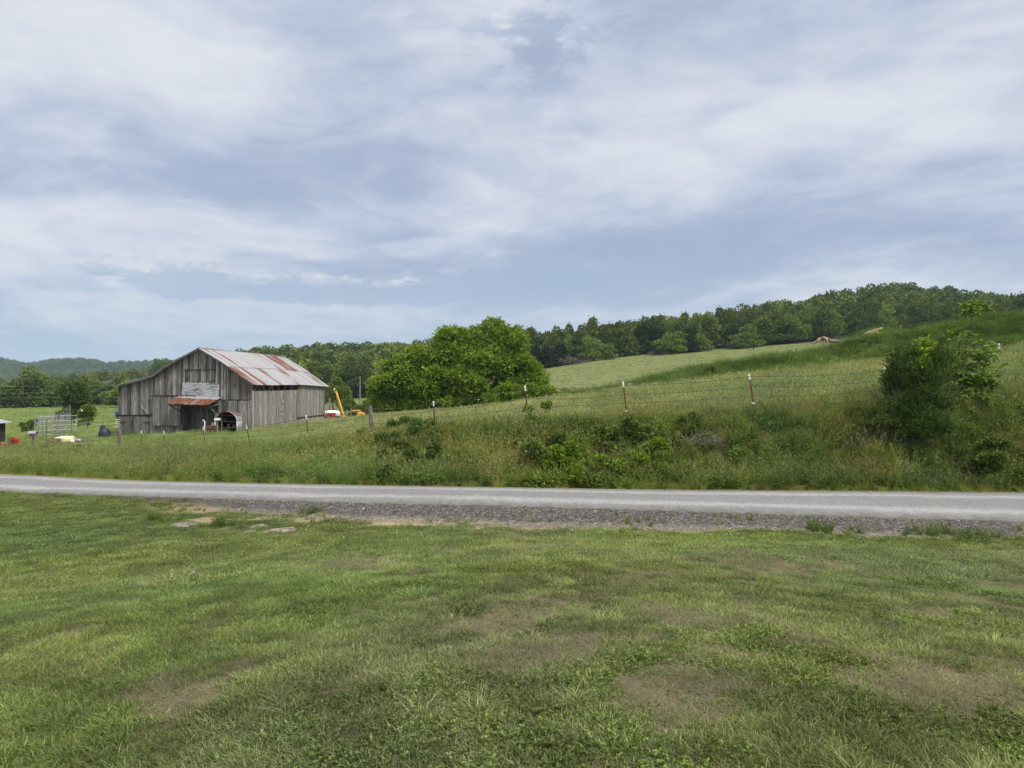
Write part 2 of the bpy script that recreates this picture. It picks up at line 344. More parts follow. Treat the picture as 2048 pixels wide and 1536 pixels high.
m_board_pale = woodmat('bleached_board', (.13, .125, .12), (.29, .275, .262), (.15, .13, .11))
m_post = woodmat('grey_post', (.12, .11, .10), (.22, .205, .18), (.12, .10, .075))
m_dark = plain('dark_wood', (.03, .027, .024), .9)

def metalmat(name, along=(1, 12, 1), corr=None):
    """galvanised sheet, ft = how far this sheet has rusted"""
    m, t = newmat(name)
    P_ = t.n('ShaderNodeTexCoord').outputs['Object']; ft = t.n('ShaderNodeAttribute', attribute_name='ft').outputs['Fac']
    st = t.noise(t.n('ShaderNodeMapping', {'Vector': P_, 'Scale': along}).outputs[0], .9, 6, .65)
    bl = t.noise(P_, .45, 5, .6)
    rust = t.rng(t.m('ADD', t.m('MULTIPLY', ft, .85), t.m('ADD', t.m('MULTIPLY', t.m('SUBTRACT', st, .5), 2.3), t.m('MULTIPLY', t.m('SUBTRACT', bl, .5), 1.5))), .36, .60, 0, 1, True)
    zinc = t.mix(t.rng(st, .3, .7), (.25, .255, .27), (.47, .48, .50))
    zinc = t.mix(t.rng(t.noise(P_, 14, 4), .45, .8, 0, .5), zinc, (.22, .19, .17))
    rc = t.mix(t.rng(t.noise(P_, 5, 5), .3, .7), (.085, .024, .014), (.21, .075, .042))
    c = t.mix(rust, zinc, rc)
    wv = t.n('ShaderNodeTexWave', {'Vector': P_, 'Scale': 2.6, 'Distortion': 0.0}, bands_direction=corr or 'Y').outputs['Fac']
    c = t.mix(1.0, c, t.mix(wv, (.8, .8, .8), (1.08, 1.08, 1.08)), 'MULTIPLY')
    finish(t, c, t.mix(rust, (.45,) * 3, (.85,) * 3), wv, .7, .03, t.m('MULTIPLY', t.m('SUBTRACT', 1.0, rust), .25))
    return m
m_roof = metalmat('corrugated_roofing', (.35, 9, .35), 'Y')
m_awn = metalmat('rusty_awning_sheet', (9, .5, .5), 'X')
m_arch = metalmat('curved_shelter_sheet', (3, 1, 1), 'Y')
m_sign, t = newmat('flaking_white_paint')
P_ = t.n('ShaderNodeTexCoord').outputs['Object']
n = t.noise(t.n('ShaderNodeMapping', {'Vector': P_, 'Scale': (1, 1, 5)}).outputs[0], 3.2, 8, .75); n2 = t.noise(P_, 1.1, 3)
wv = t.n('ShaderNodeTexWave', {'Vector': P_, 'Scale': 2.2, 'Distortion': .4}, bands_direction='Z').outputs['Fac']
c = t.mix(t.rng(t.m('ADD', n, t.m('MULTIPLY', n2, .5)), .72, .84), (.40, .43, .47), (.12, .12, .13))
finish(t, t.mix(1.0, c, t.mix(t.rng(wv, 0, .15), (.55, .55, .58), (1, 1, 1)), 'MULTIPLY'), .8, wv, .4, .02)

m_bark = plain('bark', (.10, .085, .07), .95, .3, 6)
m_rustpost = plain('rust_red_steel', (.125, .06, .045), .85, .3, 12, c2=(.06, .035, .028))
m_whitetip = plain('white_paint', (.72, .72, .70), .6, .08)
m_wire = plain('old_wire', (.10, .085, .075), .7, .2)
m_galv = plain('galvanised_tube', (.31, .32, .33), .45, .12, 5, .4)
m_red = plain('red_paint', (.36, .04, .03), .55, .2, 4); m_dred = plain('dark_red_paint', (.16, .02, .02), .6, .3, 4)
m_yel = plain('yellow_paint', (.62, .36, .07), .55, .15, 3); m_white = plain('white_enamel', (.75, .75, .73), .5, .08, 4)
m_blue = plain('blue_plastic', (.03, .16, .62), .4, .08); m_navy = plain('dark_blue_cover', (.02, .028, .045), .55, .2)
m_cream = plain('cream_plastic', (.62, .60, .36), .6, .08); m_black = plain('black_rubber', (.012, .012, .013), .6, .1)
m_log = woodmat('stripped_log', (.25, .185, .125), (.47, .38, .27), (.24, .15, .09), (3, 3, 3))
m_stone = plain('limestone', (.19, .17, .145), .95, .5, 7); m_gravel = plain('crushed_stone', (.30, .285, .26), .9, .3, 9)
m_soil = plain('red_clay', (.28, .16, .09), .95, .25, 3); m_glass = plain('dusky_glass', (.03, .035, .04), .15, .1)
m_rustbox = plain('rusted_iron', (.17, .075, .05), .85, .3, 6); m_dirtyblue = plain('blue_grey_plastic', (.10, .12, .16), .6, .15)

# ------------------------------------------------------------------ the ground, one sheet
def build_ground():
    Ys = np.concatenate([np.linspace(-9, 2, 24)[:-1], np.linspace(2, 12, 110)[:-1], np.linspace(12, 34, 190)[:-1], 34 * (3200 / 34) ** (np.linspace(0, 1, 240))])
    us = np.linspace(-1, 1, 361); us = us * (.75 + .75 * us ** 4) * 1.35
    X = us[None] * (Ys[:, None] + 10.5); Y = np.broadcast_to(Ys[:, None], X.shape)
    X = np.where(Y > 60, us[None] * (Ys[:, None] + 10.5), X)
    Z = G(X, Y)
    H, W = X.shape; me = bpy.data.meshes.new('ground')
    V = np.stack([X, Y, Z], -1).reshape(-1, 3)
    i = np.arange((H - 1) * W).reshape(H - 1, W)[:, :-1].ravel()
    F = np.stack([i, i + 1, i + W + 1, i + W], -1)
    mb = MB(); mb.add(V, F); me = mb.mesh('ground', m_ground, True)
    x, y = V[:, 0], V[:, 1]; u, r = zones(x, y)
    C = np.empty((len(V), 3)); lawn = np.array((.062, .055, .034)); lawn_bare = np.array((.105, .086, .060)); C[:] = lawn
    bm = sst(fbm(x, y, .42, 81) * .62 + fbm(x, y, 1.3, 83) * .38, .53, .64)[:, None] * (y < 26)[:, None]; C = C * (1 - bm) + lawn_bare * bm; hill = .6 * sst(-u * 6 + (y - 6) * .3, .5, 2.5)[:, None] * sst(y, 5, 8)[:, None]; C = C * (1 - hill) + np.array((.06, .075, .028)) * hill
    def put(a, b, sa, sb, c, cond=1.0):
        nonlocal C
        k = (sst(y, a - sa, a) * (1 - sst(y, b, b + sb)) * cond)[:, None]; C = C * (1 - k) + np.array(c) * k
    lf = sst(u, -.62, -.2); put(r[4] - .2, r[5], .25, .1, (.17, .145, .11)); put(r[4] + (r[5] - r[4]) * (.75 - .35 * lf), r[5], .3, .1, (.05, .047, .046)); put(r[4] - .9, r[4] + .35, .5, .3, (.27, .23, .165), 0.0); dm = dirt(x, y)[:, None]; C = C * (1 - dm) + np.array((.26, .215, .155)) * dm; put(r[6], r[6] + .5, .1, .4, (.20, .175, .10))
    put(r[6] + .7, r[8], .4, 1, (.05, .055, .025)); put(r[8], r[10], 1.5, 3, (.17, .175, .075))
    put(r[10] + 1, r[12], 2, 6, (.055, .085, .022), sst(u, .08, .2)); put(r[10] + 1, r[12], 3, 6, (.14, .165, .05), 1 - sst(u, .08, .2))
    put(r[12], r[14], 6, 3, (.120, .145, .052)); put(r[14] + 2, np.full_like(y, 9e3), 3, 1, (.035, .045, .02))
    clay = sst(fbm(x, y, 5, 44), .60, .68) * sst(y, r[10] + 1, r[10] + 3) * (1 - sst(y, 62, 66)) * sst(u, .22, .35)
    C = C * (1 - clay[:, None]) + np.array((.24, .15, .09)) * clay[:, None]
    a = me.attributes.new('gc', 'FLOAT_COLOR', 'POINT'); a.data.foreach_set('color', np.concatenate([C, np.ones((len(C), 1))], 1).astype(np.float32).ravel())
    gv = (.35 + .65 * sst(u, -.55, -.15)) * sst(y, r[4] - .15, r[4] + .25) * (1 - sst(y, r[6] + .1, r[6] + .45))
    a = me.attributes.new('gravel', 'FLOAT', 'POINT'); a.data.foreach_set('value', gv.astype(np.float32))
    o = link('ground', me); o['kind'] = 'structure'
build_ground()

def build_road():
    us = np.linspace(-1.5, 1.5, 601); vs_ = np.linspace(0, 1, 15)
    n0 = rowY(5, us); n1 = rowY(6, us)
    Y = n0[None] * (1 - vs_[:, None]) + n1[None] * vs_[:, None]
    e = (fbm(us * 40, us * 0, .6, 31) - .5) * .28
    Y = Y + (1 - vs_[:, None]) * e[None] + (1 - vs_[:, None]) * ((fbm(us * 40, us * 0, .15, 33) - .5) * .2)[None] + vs_[:, None] * (fbm(us * 40, us * 0, .9, 35) - .5)[None] * .14
    X = us[None] * Y
    Z = G(X, Y) + .012 + .03 * np.sin(np.pi * vs_[:, None])
    Z[0] -= .03; Z[-1] -= .03
    H, W = X.shape; i = np.arange((H - 1) * W).reshape(H - 1, W)[:, :-1].ravel()
    mb = MB(); mb.add(np.stack([X, Y, Z], -1).reshape(-1, 3), np.stack([i, i + 1, i + W + 1, i + W], -1))
    me = mb.mesh('road', m_road, True)
    a = me.attributes.new('across', 'FLOAT', 'POINT'); a.data.foreach_set('value', np.repeat(vs_, W).astype(np.float32))
    o = link('road', me); o['kind'] = 'structure'
build_road()

# distant blue hills, a sheet of their own beyond the valley
HP = np.array([-700, -300, 0, 50, 100, 150, 200, 213, 235, 300, 330, 400, 520, 700, 900, 1200, 1800, 2600])
HA = np.array([740, 730, 727, 738, 729, 727, 733, 741, 738, 737, 735, 733, 740, 745, 748, 750, 752, 755])      # ridge at 1500 m
HB = np.array([775, 775, 778, 776, 774, 772, 768, 766, 763, 752, 745, 730, 724, 720, 718, 730, 740, 750])      # ridge at 800 m
def hillz(x, y):
    u = x / y; px = u * F0 + 1024
    s = lambda T: -(np.interp(px, HP, T) - 768) / F0
    zb = s(HB) * 800; za = s(HA) * 1500
    z = np.interp
    out = np.where(y < 800, -14 + (zb + 14) * sst(y, 520, 800), np.where(y < 1050, zb + (-12 - zb) * sst(y, 800, 1050), np.where(y < 1500, -12 + (za + 12) * sst(y, 1050, 1500), za + (-20 - za) * sst(y, 1500, 1900))))
    return out + (fbm(x, y, 160, 61) - .5) * 16 * sst(y, 520, 700)
def build_hills():
    Ys = np.linspace(500, 1900, 90); us = np.linspace(-1.25, 1.2, 260)
    Y = np.broadcast_to(Ys[:, None], (90, 260)); X = us[None] * Y
    Z = hillz(X, Y); H, W = X.shape; i = np.arange((H - 1) * W).reshape(H - 1, W)[:, :-1].ravel()
    mb = MB(); mb.add(np.stack([X, Y, Z], -1).reshape(-1, 3), np.stack([i, i + 1, i + W + 1, i + W], -1))
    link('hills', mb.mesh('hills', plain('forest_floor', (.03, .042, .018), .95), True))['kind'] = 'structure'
build_hills()

# ------------------------------------------------------------------ plant geometry
def blades(mb, rg, n, Rd, h0, h1, wd, lean=.3, droop=.35, segs=3, mi=0, f0=0., f1=1., tipw=.15, center=(0, 0, 0)):
    a = rg.uniform(0, 2 * np.pi, n); r = Rd * np.sqrt(rg.uniform(0, 1, n)); b = np.stack([r * np.cos(a), r * np.sin(a), np.zeros(n)], -1) + np.array(center)
    az_ = a + rg.normal(0, .9, n); h = rg.uniform(h0, h1, n); L = np.abs(rg.normal(lean, lean * .6, n)); D = np.abs(rg.normal(droop, droop * .5, n))
    d = np.stack([np.cos(az_), np.sin(az_), np.zeros(n)], -1); yaw = rg.uniform(0, np.pi, n)
    pn = np.stack([np.cos(yaw), np.sin(yaw), np.zeros(n)], -1)
    rows = []
    for i in range(segs + 1):
        t_ = i / segs; c_ = b + d * (h * (L * t_ + D * t_ ** 2.2))[:, None] + np.array((0, 0, 1.)) * (h * (t_ - .45 * D * t_ ** 2.5) / np.sqrt(1 + L * L))[:, None]
        w_ = wd * (1 - (1 - tipw) * t_ ** 1.6) * .5
        rows.append(np.stack([c_ - pn * w_, c_ + pn * w_], 1))
    V = np.stack(rows, 1).reshape(-1, 3); base = (np.arange(n) * (segs + 1) * 2)[:, None]
    q = np.array([(2 * i, 2 * i + 1, 2 * i + 3, 2 * i + 2) for i in range(segs)])
    F = (base[:, :, None] + q[None]).reshape(-1, 4)
    mb.add(V, F, mi, np.repeat(rg.uniform(f0, f1, n), segs))
    return rows[-1].mean(1), d
def leaves(mb, rg, C, D, ln, wd, mi=0, f0=0., f1=1., fold=.25):
    """pointed leaves: one at each centre C, growing along D"""
    n = len(C); D = D / (np.linalg.norm(D, axis=1)[:, None] + 1e-9)
    u_ = rg.normal(0, 1, (n, 3)); S = np.cross(D, u_); S /= np.linalg.norm(S, axis=1)[:, None] + 1e-9; N = np.cross(S, D)
    ln = np.asarray(ln) * rg.uniform(.7, 1.25, n); wd = np.asarray(wd) * rg.uniform(.75, 1.2, n)
    A = C; T = C + D * ln[:, None] - N * (ln * fold * .6)[:, None]; M = C + D * (ln * .45)[:, None] + N * (ln * fold * .25)[:, None]
    V = np.stack([A, M - S * (wd / 2)[:, None], T, M + S * (wd / 2)[:, None]], 1).reshape(-1, 3)
    mb.add(V, (np.arange(n)[:, None] * 4 + np.array([0, 1, 2, 3])), mi, rg.uniform(f0, f1, n))
def unit(rg, n):
    v = rg.normal(0, 1, (n, 3)); return v / np.linalg.norm(v, axis=1)[:, None]

SRC = bpy.data.collections.new('plant_kinds')
def proto(name, mb, mats):
    o = bpy.data.objects.new(name, mb.mesh(name, mats)); SRC.objects.link(o); return o
def scatter(name, protos, P_, rz, scl, idx, tint, label, cat, tilt=None):
    me = bpy.data.meshes.new(name); n = len(P_)
    me.vertices.add(n); me.vertices.foreach_set('co', P_.astype(np.float32).ravel())
    rot = np.zeros((n, 3)); rot[:, 2] = rz
    if tilt is not None: rot[:, :2] = tilt
    scl = np.asarray(scl, float); scl = np.repeat(scl[:, None], 3, 1) if scl.ndim == 1 else scl
    for nm, ty, dat in (('rot', 'FLOAT_VECTOR', rot), ('scl', 'FLOAT_VECTOR', scl), ('it', 'FLOAT_VECTOR', tint)):
        a = me.attributes.new(nm, ty, 'POINT'); a.data.foreach_set('vector', np.asarray(dat, np.float32).ravel())
    a = me.attributes.new('idx', 'INT', 'POINT'); a.data.foreach_set('value', np.asarray(idx, np.int32))
    o = link(name, me); tag(o, label, cat, kind='stuff')
    ng = bpy.data.node_groups.new(name, 'GeometryNodeTree')
    ng.interface.new_socket('Geometry', in_out='INPUT', socket_type='NodeSocketGeometry'); ng.interface.new_socket('Geometry', in_out='OUTPUT', socket_type='NodeSocketGeometry')
    N = ng.nodes.new; L = ng.links.new; gi = N('NodeGroupInput'); go = N('NodeGroupOutput'); jn = N('GeometryNodeJoinGeometry')
    def attr(nm, ty):
        a_ = N('GeometryNodeInputNamedAttribute'); a_.data_type = ty; a_.inputs[0].default_value = nm; return a_.outputs[0]
    ra, sa, ia = attr('rot', 'FLOAT_VECTOR'), attr('scl', 'FLOAT_VECTOR'), attr('idx', 'INT')
    for k, p_ in enumerate(protos):
        oi = N('GeometryNodeObjectInfo'); oi.inputs['Object'].default_value = p_; oi.inputs['As Instance'].default_value = True
        cp = N('FunctionNodeCompare'); cp.data_type = 'INT'; cp.operation = 'EQUAL'; L(ia, cp.inputs[2]); cp.inputs[3].default_value = k
        ip = N('GeometryNodeInstanceOnPoints'); L(gi.outputs[0], ip.inputs['Points']); L(cp.outputs[0], ip.inputs['Selection'])
        L(oi.outputs['Geometry'], ip.inputs['Instance']); L(ra, ip.inputs['Rotation']); L(sa, ip.inputs['Scale']); L(ip.outputs[0], jn.inputs[0])
    L(jn.outputs[0], go.inputs[0])
    md = o.modifiers.new('scatter', 'NODES'); md.node_group = ng
    return o
def area(rg, y0, y1, p0, p1, dens):
    """random ground points, dens per square metre, between two depths and two directions"""
    u0, u1 = (p0 - 1024) / F0, (p1 - 1024) / F0
    n = int(dens * (u1 - u0) * (y1 * y1 - y0 * y0) / 2)
    y = np.sqrt(rg.uniform(y0 * y0, y1 * y1, n)); u = rg.uniform(u0, u1, n); return u * y, y

# ------------------------------------------------------------------ the barn
BO = Vector((-26.3, 60.0, -4.9)); BA = math.atan2(-.1118, .9937)
def ft_(px, py):       # photo pixel -> (x, z) on the barn's gable plane, local
    u = (px - 1024) / F0; t_ = (26.3 + u * 60) / (.9937 + u * .1118); return t_, -(py - 768) / F0 * (60 - .1118 * t_) - BO.z
def rt_(px, py):       # on the long right-hand wall
    u = (px - 1024) / F0; s_ = (-21.84 - u * 59.5) / (u * .9937 - .1118); return s_, -(py - 768) / F0 * (59.5 + .9937 * s_) - BO.z
RXW, LXW, DEP = 4.49, -7.45, 16.1
PROF = [(-7.75, 4.74), (-5.56, 5.22), (-4.2, 5.6), (-3.3, 6.21), (-1.57, 7.17), (0, 7.93), (1.9, 6.85), (3.3, 5.92), (4.78, 4.88)]
px_, pz_ = zip(*PROF)
def rz_(x): return float(np.interp(x, px_, pz_))
def build_barn():
    rg = rs(4); B = empty('barn', BO, BA, 'weathered grey plank barn with a rust streaked metal roof beyond the fence', 'barn')
    zt = lambda x: rz_(x) - .07
    # gable wall in tiers of vertical boards; the sliding door, hanging door and loft door are boards of their own
    fw = MB(); x = LXW
    dl, dr = ft_(362, 0)[0], ft_(437, 0)[0]          # recessed doorway
    sl0 = ft_(308, 0)[0]; ll1 = ft_(304, 0)[0]; zl = ft_(270, 830)[1]; zmid = ft_(330, 792)[1]; zdo = ft_(400, 806)[1]
    zmr = ft_(470, 800)[1]; lo0, lo1 = ft_(370, 0)[0], ft_(431, 0)[0]; zlo = ft_(400, 739)[1]; zlb = ft_(400, 763)[1]
    while x < RXW - .02:
        w_ = min(rg.uniform(.15, .27), RXW - x); xe = x + w_ - rg.choice([.012, .03, .055], p=[.45, .35, .2]); xm = (x + xe) / 2
        segs = []
        if xe < ll1 + .1: segs = [(zl + rg.uniform(-.03, .05), None)]
        elif xm < sl0 + .1: segs = [(.25, None)]
        elif xm < dl: segs = [(zmid + rg.uniform(-.02, .04), None)]
        elif xm < dr: segs = [(zdo, None)]
        else: segs = [(rg.uniform(.2, .5), zmr - rg.uniform(.0, .06)), (zmr + .03, None)]
        if lo0 < xm < lo1: segs = [(zdo, zlb - .01), (zlb, zlo - .035), (zlo, None)]
        for k, (a, b) in enumerate(segs):
            y0 = rg.uniform(-.012, .012) - (.03 if b is None and len(segs) > 1 and k else 0)
            f_ = float(np.clip(rg.normal(.45, .34), 0, 1))
            if b is None:
                fw.hexa([(x, y0, a), (xe, y0, a), (x, y0 + .03, a), (xe, y0 + .03, a), (x, y0, zt(x)), (xe, y0, zt(xe)), (x, y0 + .03, zt(x)), (xe, y0 + .03, zt(xe))], 0, f_)
            elif b > a: fw.box(x, xe, y0, y0 + .03, a, b, 0, f_)
        x += w_
    fw.build('gable_wall', m_board, B)
    # sliding door panel to the left of the doorway, proud of the wall
    sd_ = MB(); x = sl0; zb_ = ft_(330, 851)[1]
    while x < dl + .03:
        w_ = rg.uniform(.2, .34); xe = min(x + w_ - .022, dl + .05); sd_.box(x, xe, -.16, -.12, zb_ + rg.uniform(-.03, .03), zmid - .03 + rg.uniform(-.02, .02), 0, float(np.clip(rg.normal(.45, .2), 0, 1))); x += w_
    sd_.box(sl0, dl, -.12, -.08, zb_ + .25, zb_ + .4, 0, .2); sd_.box(sl0, dl, -.12, -.08, zmid - .5, zmid - .35, 0, .2)
    D1 = sd_.build('sliding_door', m_board, B)
    tr = MB(); tr.box(sl0 - .3, dl + 1.4, -.19, -.1, zmid - .02, zmid + .06, 0, .1); tr.build('door_rail', m_dark, D1)
    bw = MB(); x = sl0 - .1      # skirting boards under the sliding door
    while x < dl:
        w_ = rg.uniform(.14, .24); bw.box(x, x + w_ - rg.uniform(.02, .05), -.02, .01, .2, zb_ + rg.uniform(-.1, .12), 0, float(np.clip(rg.normal(.4, .2), 0, 1))); x += w_
    bw.box(sl0, dl, .3, .33, .2, zmid, 0, .1)
    bw.build('lower_boards', m_board, B)
    # hanging stable door at the far left
    hd = MB(); x = LXW + .02
    while x < ll1 - .05:
        w_ = rg.uniform(.2, .3); k = -.05 if ft_(253, 0)[0] < x < ft_(266, 0)[0] else 0
        hd.box(x, x + w_ - (.05 if k else .018), -.02 + k, .015 + k, .2, zl - .1 + rg.uniform(-.02, .02), 0, float(np.clip(rg.normal(.35, .2), 0, 1))); x += w_
    hd.box(LXW, ll1, .2, .23, .2, zl, 0, .05)
    H = hd.build('stable_door', m_board, B)
    b_ = MB(); b_.box(LXW, ll1, -.07, -.02, zl - .05, zl + .03, 0, .05); b_.build('door_header', m_dark, H)
    for xx in (LXW + .15, ll1 - .75):
        h_ = MB(); h_.box(xx, xx + .6, -.06, -.03, zl - .62, zl - .57, 0, .1); h_.build('hinge', m_dark, H)
    # loft door leaf
    ld = MB(); x = lo0 + .03
    for q in (.1, .92): ld.box(lo0 + (lo1 - lo0) * q - .15, lo0 + (lo1 - lo0) * q + .15, -.075, -.055, zlb + .28 - q * .25, zlb + .33 - q * .25, 0, .05)
    ld.box(lo0 - .05, lo1 + .05, -.06, -.035, zlo - .03, zlo + .015, 0, .02)
    ld.build('loft_hatch', m_dark, B)
    # doorway: recessed dark board doors, one with a small frame
    dd = MB(); x = dl - .4
    while x < dr + .9:
        w_ = rg.uniform(.14, .28); gap = rg.choice([.01, .03]); dd.box(x, x + w_ - gap, 1.3 + rg.uniform(-.03, .03), 1.34, .2, zdo + .3, 0, float(np.clip(rg.normal(.3, .2), 0, 1))); x += w_
    fx0, fx1 = ft_(370, 0)[0], ft_(379, 0)[0]; fz = ft_(0, 828)[1]
    for xx in (fx0, fx1): dd.box(xx - .04, xx + .04, 1.2, 1.26, .2, zdo, 0, .6)
    dd.box(fx0, fx1, 1.18, 1.25, fz, fz + .1, 0, .7); dd.box(ft_(401, 0)[0] - .05, ft_(401, 0)[0] + .03, 1.18, 1.25, .2, zdo, 0, .7)
    DD = dd.build('recessed_doors', m_board, B)
    lt = MB(); lx, lz = ft_(394, 842); lt.box(lx - .2, lx + .15, 1.1, 1.18, lz - .03, lz + .06, 0, .6); lt.build('latch', m_board_pale, DD)
    jb = MB()
    for xx in (dl, dr): jb.box(xx - .05, xx + .02, .03, 1.35, .2, zdo + .05, 0, .3)
    jb.box(dl, dr, .0, 1.35, zdo - .02, zdo + .04, 0, .1); jb.build('door_frame', m_board, B)
    # right side of the doorway: short board wall with a curved bracket
    cv = MB(); a0, z0 = ft_(425, 813); a1, z1 = ft_(433, 828)
    cv.tube([(a0, -.5, z0), (a0 + .3, -.45, z0 - .35), (a1 - .05, -.3, z1 + .25), (a1, -.1, z1 - .25)], .04, 6); cv.tube([(a0 + .05, -.8, z0 - .08), (a1 + .35, -.05, z0 + .25)], .035, 6)
    cv.build('awning_brace', m_board_pale, B)
    # long right wall
    rw = MB(); s = 0.0
    so0, so1 = rt_(506, 0)[0], rt_(595, 0)[0]; zo = rt_(550, 781)[1]; ld0, lz0 = rt_(592, 835); tall0, tall1 = rt_(557, 0)[0], rt_(565, 0)[0]; tz0, tz1 = rt_(560, 832)[1], rt_(560, 800)[1]
    zside = 4.98
    while s < DEP - .02:
        w_ = min(rg.uniform(.14, .24), DEP - s); se = s + w_ - rg.choice([.012, .03, .05], p=[.5, .3, .2]); sm = (s + se) / 2
        sag = -.22 * (sm / DEP); top = zside + sag - .05
        if so0 - .1 < sm < so1: top = zo + rg.uniform(-.03, .03) + .0
        bot = rg.uniform(-.1, .35)
        if rg.rand() < .06: bot += .5
        f_ = float(np.clip(rg.normal(.5, .25), 0, 1)); x0 = RXW + rg.uniform(-.012, .012)
        if tall0 < sm < tall1: rw.box(x0, x0 + .03, s, se, bot, tz0 - .03, 0, f_); rw.box(x0, x0 + .03, s, se, tz1 + .03, top, 0, f_)
        elif sm > ld0: rw.box(x0, x0 + .03, s, se, -.4, lz0 - .08, 0, min(1, f_ + .25)); rw.box(x0 + .03, x0 + .06, s, se, lz0, top, 0, f_)
        else: rw.box(x0, x0 + .03, s, se, bot, top, 0, f_)
        s += w_
    rw.build('long_wall', m_board_pale, B)
    td = MB(); s = tall0
    while s < tall1 - .05: td.box(RXW + .035, RXW + .06, s, s + .3, tz0, tz1, 0, rg.uniform(.3, .8)); s += .33
    T = td.build('side_hatch', m_board_pale, B)
    for zz in (tz0 + .4, tz1 - .4):
        hg = MB(); hg.box(RXW + .06, RXW + .08, tall1 - .5, tall1 + .1, zz, zz + .05, 0, .1); hg.build('hinge', m_dark, T)
    lg = MB(); lg.box(RXW + .02, RXW + .1, ld0, DEP, lz0 - .09, lz0 - .02, 0, .1); lg.build('sill_beam', m_dark, B)
    # posts with braces showing in the open strip under the eaves
    for q, (pp, dr_) in enumerate(((508, 1), (532, -1), (537, 1), (562, -1), (567, 1), (592, -1))):
        sq = rt_(pp, 0)[0]; fr = MB(); fr.tube([(RXW - .05, sq, zo - .1), (RXW - .05, sq + dr_ * .75, zside - .12)], .045, 4); fr.build('brace', m_board_pale, B)
    for sq in (0.15, 4.0, 8.1, 12.0, DEP - .2): fr = MB(); fr.box(RXW - .2, RXW - .02, sq - .09, sq + .09, -.3, zside - .25, 0, .4); fr.build('timber_post', m_board_pale, B)
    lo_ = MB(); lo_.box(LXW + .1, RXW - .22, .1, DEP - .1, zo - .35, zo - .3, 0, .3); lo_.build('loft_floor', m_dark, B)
    # hidden walls: left and back, and the dirt floor inside
    lw = MB(); s = 0.0
    while s < DEP:
        w_ = rg.uniform(.18, .26); lw.box(LXW - .03, LXW, s, s + w_ - .012, -.2, zt(LXW) + .02, 0, rg.uniform(.2, .8)); s += w_
    lw.build('left_wall', m_board, B)
    bk = MB(); x = LXW
    while x < RXW:
        w_ = rg.uniform(.18, .26); xe = x + w_ - .012; bk.hexa([(x, DEP - .03, -.2), (xe, DEP - .03, -.2), (x, DEP, -.2), (xe, DEP, -.2), (x, DEP - .03, zt(x) - .1), (xe, DEP - .03, zt(xe) - .1), (x, DEP, zt(x) - .1), (xe, DEP, zt(xe) - .1)], 0, rg.uniform(.2, .8)); x += w_
    bk.build('back_wall', m_board, B)
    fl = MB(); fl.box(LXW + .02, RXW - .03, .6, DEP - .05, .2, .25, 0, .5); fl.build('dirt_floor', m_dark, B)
    # roof: corrugated sheets in two courses, each sheet its own rust
    rf = MB(); N = 27; sw = (DEP + 1.25) / N
    up = {1: .42, 3: .5, 4: .2, 7: .22, 13: .3, 15: .42, 16: .3, 18: .8, 19: .75, 20: .9, 21: .9, 22: .75}
    lo = {0: .8, 1: .6, 2: .18, 3: .85, 4: .5, 8: .6, 9: .2, 14: .55, 15: .5, 16: .2, 20: .42, 24: .55, 25: .3}
    xs = [0, .65, 1.3, 1.9, 2.6]; xl = [2.45, 3.3, 4.0, 4.83]
    for k in range(N):
        s0 = -.4 + k * sw; s1 = s0 + sw - .008
        for crs, XS, dct in ((0, xs, up), (1, xl, lo)):
            dz = rg.uniform(0, .025) + .03 * (1 - crs); f_ = dct.get(k, rg.uniform(.0, .12)) * .9
            sgz = lambda s_: -.20 * (s_ / DEP) - .05 * math.sin(s_ / DEP * math.pi * 2 + 1) 
            for a, b in zip(XS[:-1], XS[1:]):
                za, zb2 = rz_(a) + dz, rz_(b) + dz; jit = rg.uniform(0, .03) if b == XS[-1] else 0
                V = [(a, s0, za + sgz(s0) - .02), (b + jit, s0, zb2 + sgz(s0) - .02), (a, s1, za + sgz(s1) - .02), (b + jit, s1, zb2 + sgz(s1) - .02),
                     (a, s0, za + sgz(s0)), (b + jit, s0, zb2 + sgz(s0)), (a, s1, za + sgz(s1)), (b + jit, s1, zb2 + sgz(s1))]
                rf.hexa(V, 0, f_)
        for a, b in zip(px_[:5], px_[1:6]):
            za, zb2 = rz_(a), rz_(b); f_ = rg.uniform(0, .4)
            V = [(a, s0, za - .02), (b, s0, zb2 - .02), (a, s1, za - .02 - .1 * s1 / DEP), (b, s1, zb2 - .02 - .1 * s1 / DEP), (a, s0, za + .01), (b, s0, zb2 + .01), (a, s1, za + .01 - .1 * s1 / DEP), (b, s1, zb2 + .01 - .1 * s1 / DEP)]
            rf.hexa(V, 0, f_)
    RF = rf.build('roof', m_roof, B)
    rc = MB(); rc.tube([(0, s_, rz_(0) + .03 - .2 * s_ / DEP) for s_ in np.linspace(-.4, DEP + .8, 12)], .05, 6, 0, .25); rc.build('ridge_cap', m_roof, RF)
    for side, rngx in ((0, range(0, 5)), (1, range(5, 8))):
        bb = MB()
        for i in rngx:
            a, b = px_[i], px_[i + 1]; za, zb2 = rz_(a) - .03, rz_(b) - .03
            bb.hexa([(a, -.36, za - .13), (b, -.36, zb2 - .13), (a, -.31, za - .13), (b, -.31, zb2 - .13), (a, -.36, za), (b, -.36, zb2), (a, -.31, za), (b, -.31, zb2)], 0, .35)
        bb.build('bargeboard', m_board, RF)
    # painted panel over the doorway
    sg = MB(); (a, zt0), (b, zt1) = ft_(366.5, 764.5), ft_(439.5, 768); a2, zb0 = ft_(364.5, 791.5); b2, zb1 = ft_(438, 794)
    sg.hexa([(a2, -.11, zb0), (b2, -.11, zb1), (a2, -.05, zb0), (b2, -.05, zb1), (a, -.11, zt0), (b, -.11, zt1), (a, -.05, zt0), (b, -.05, zt1)], 0, .5)
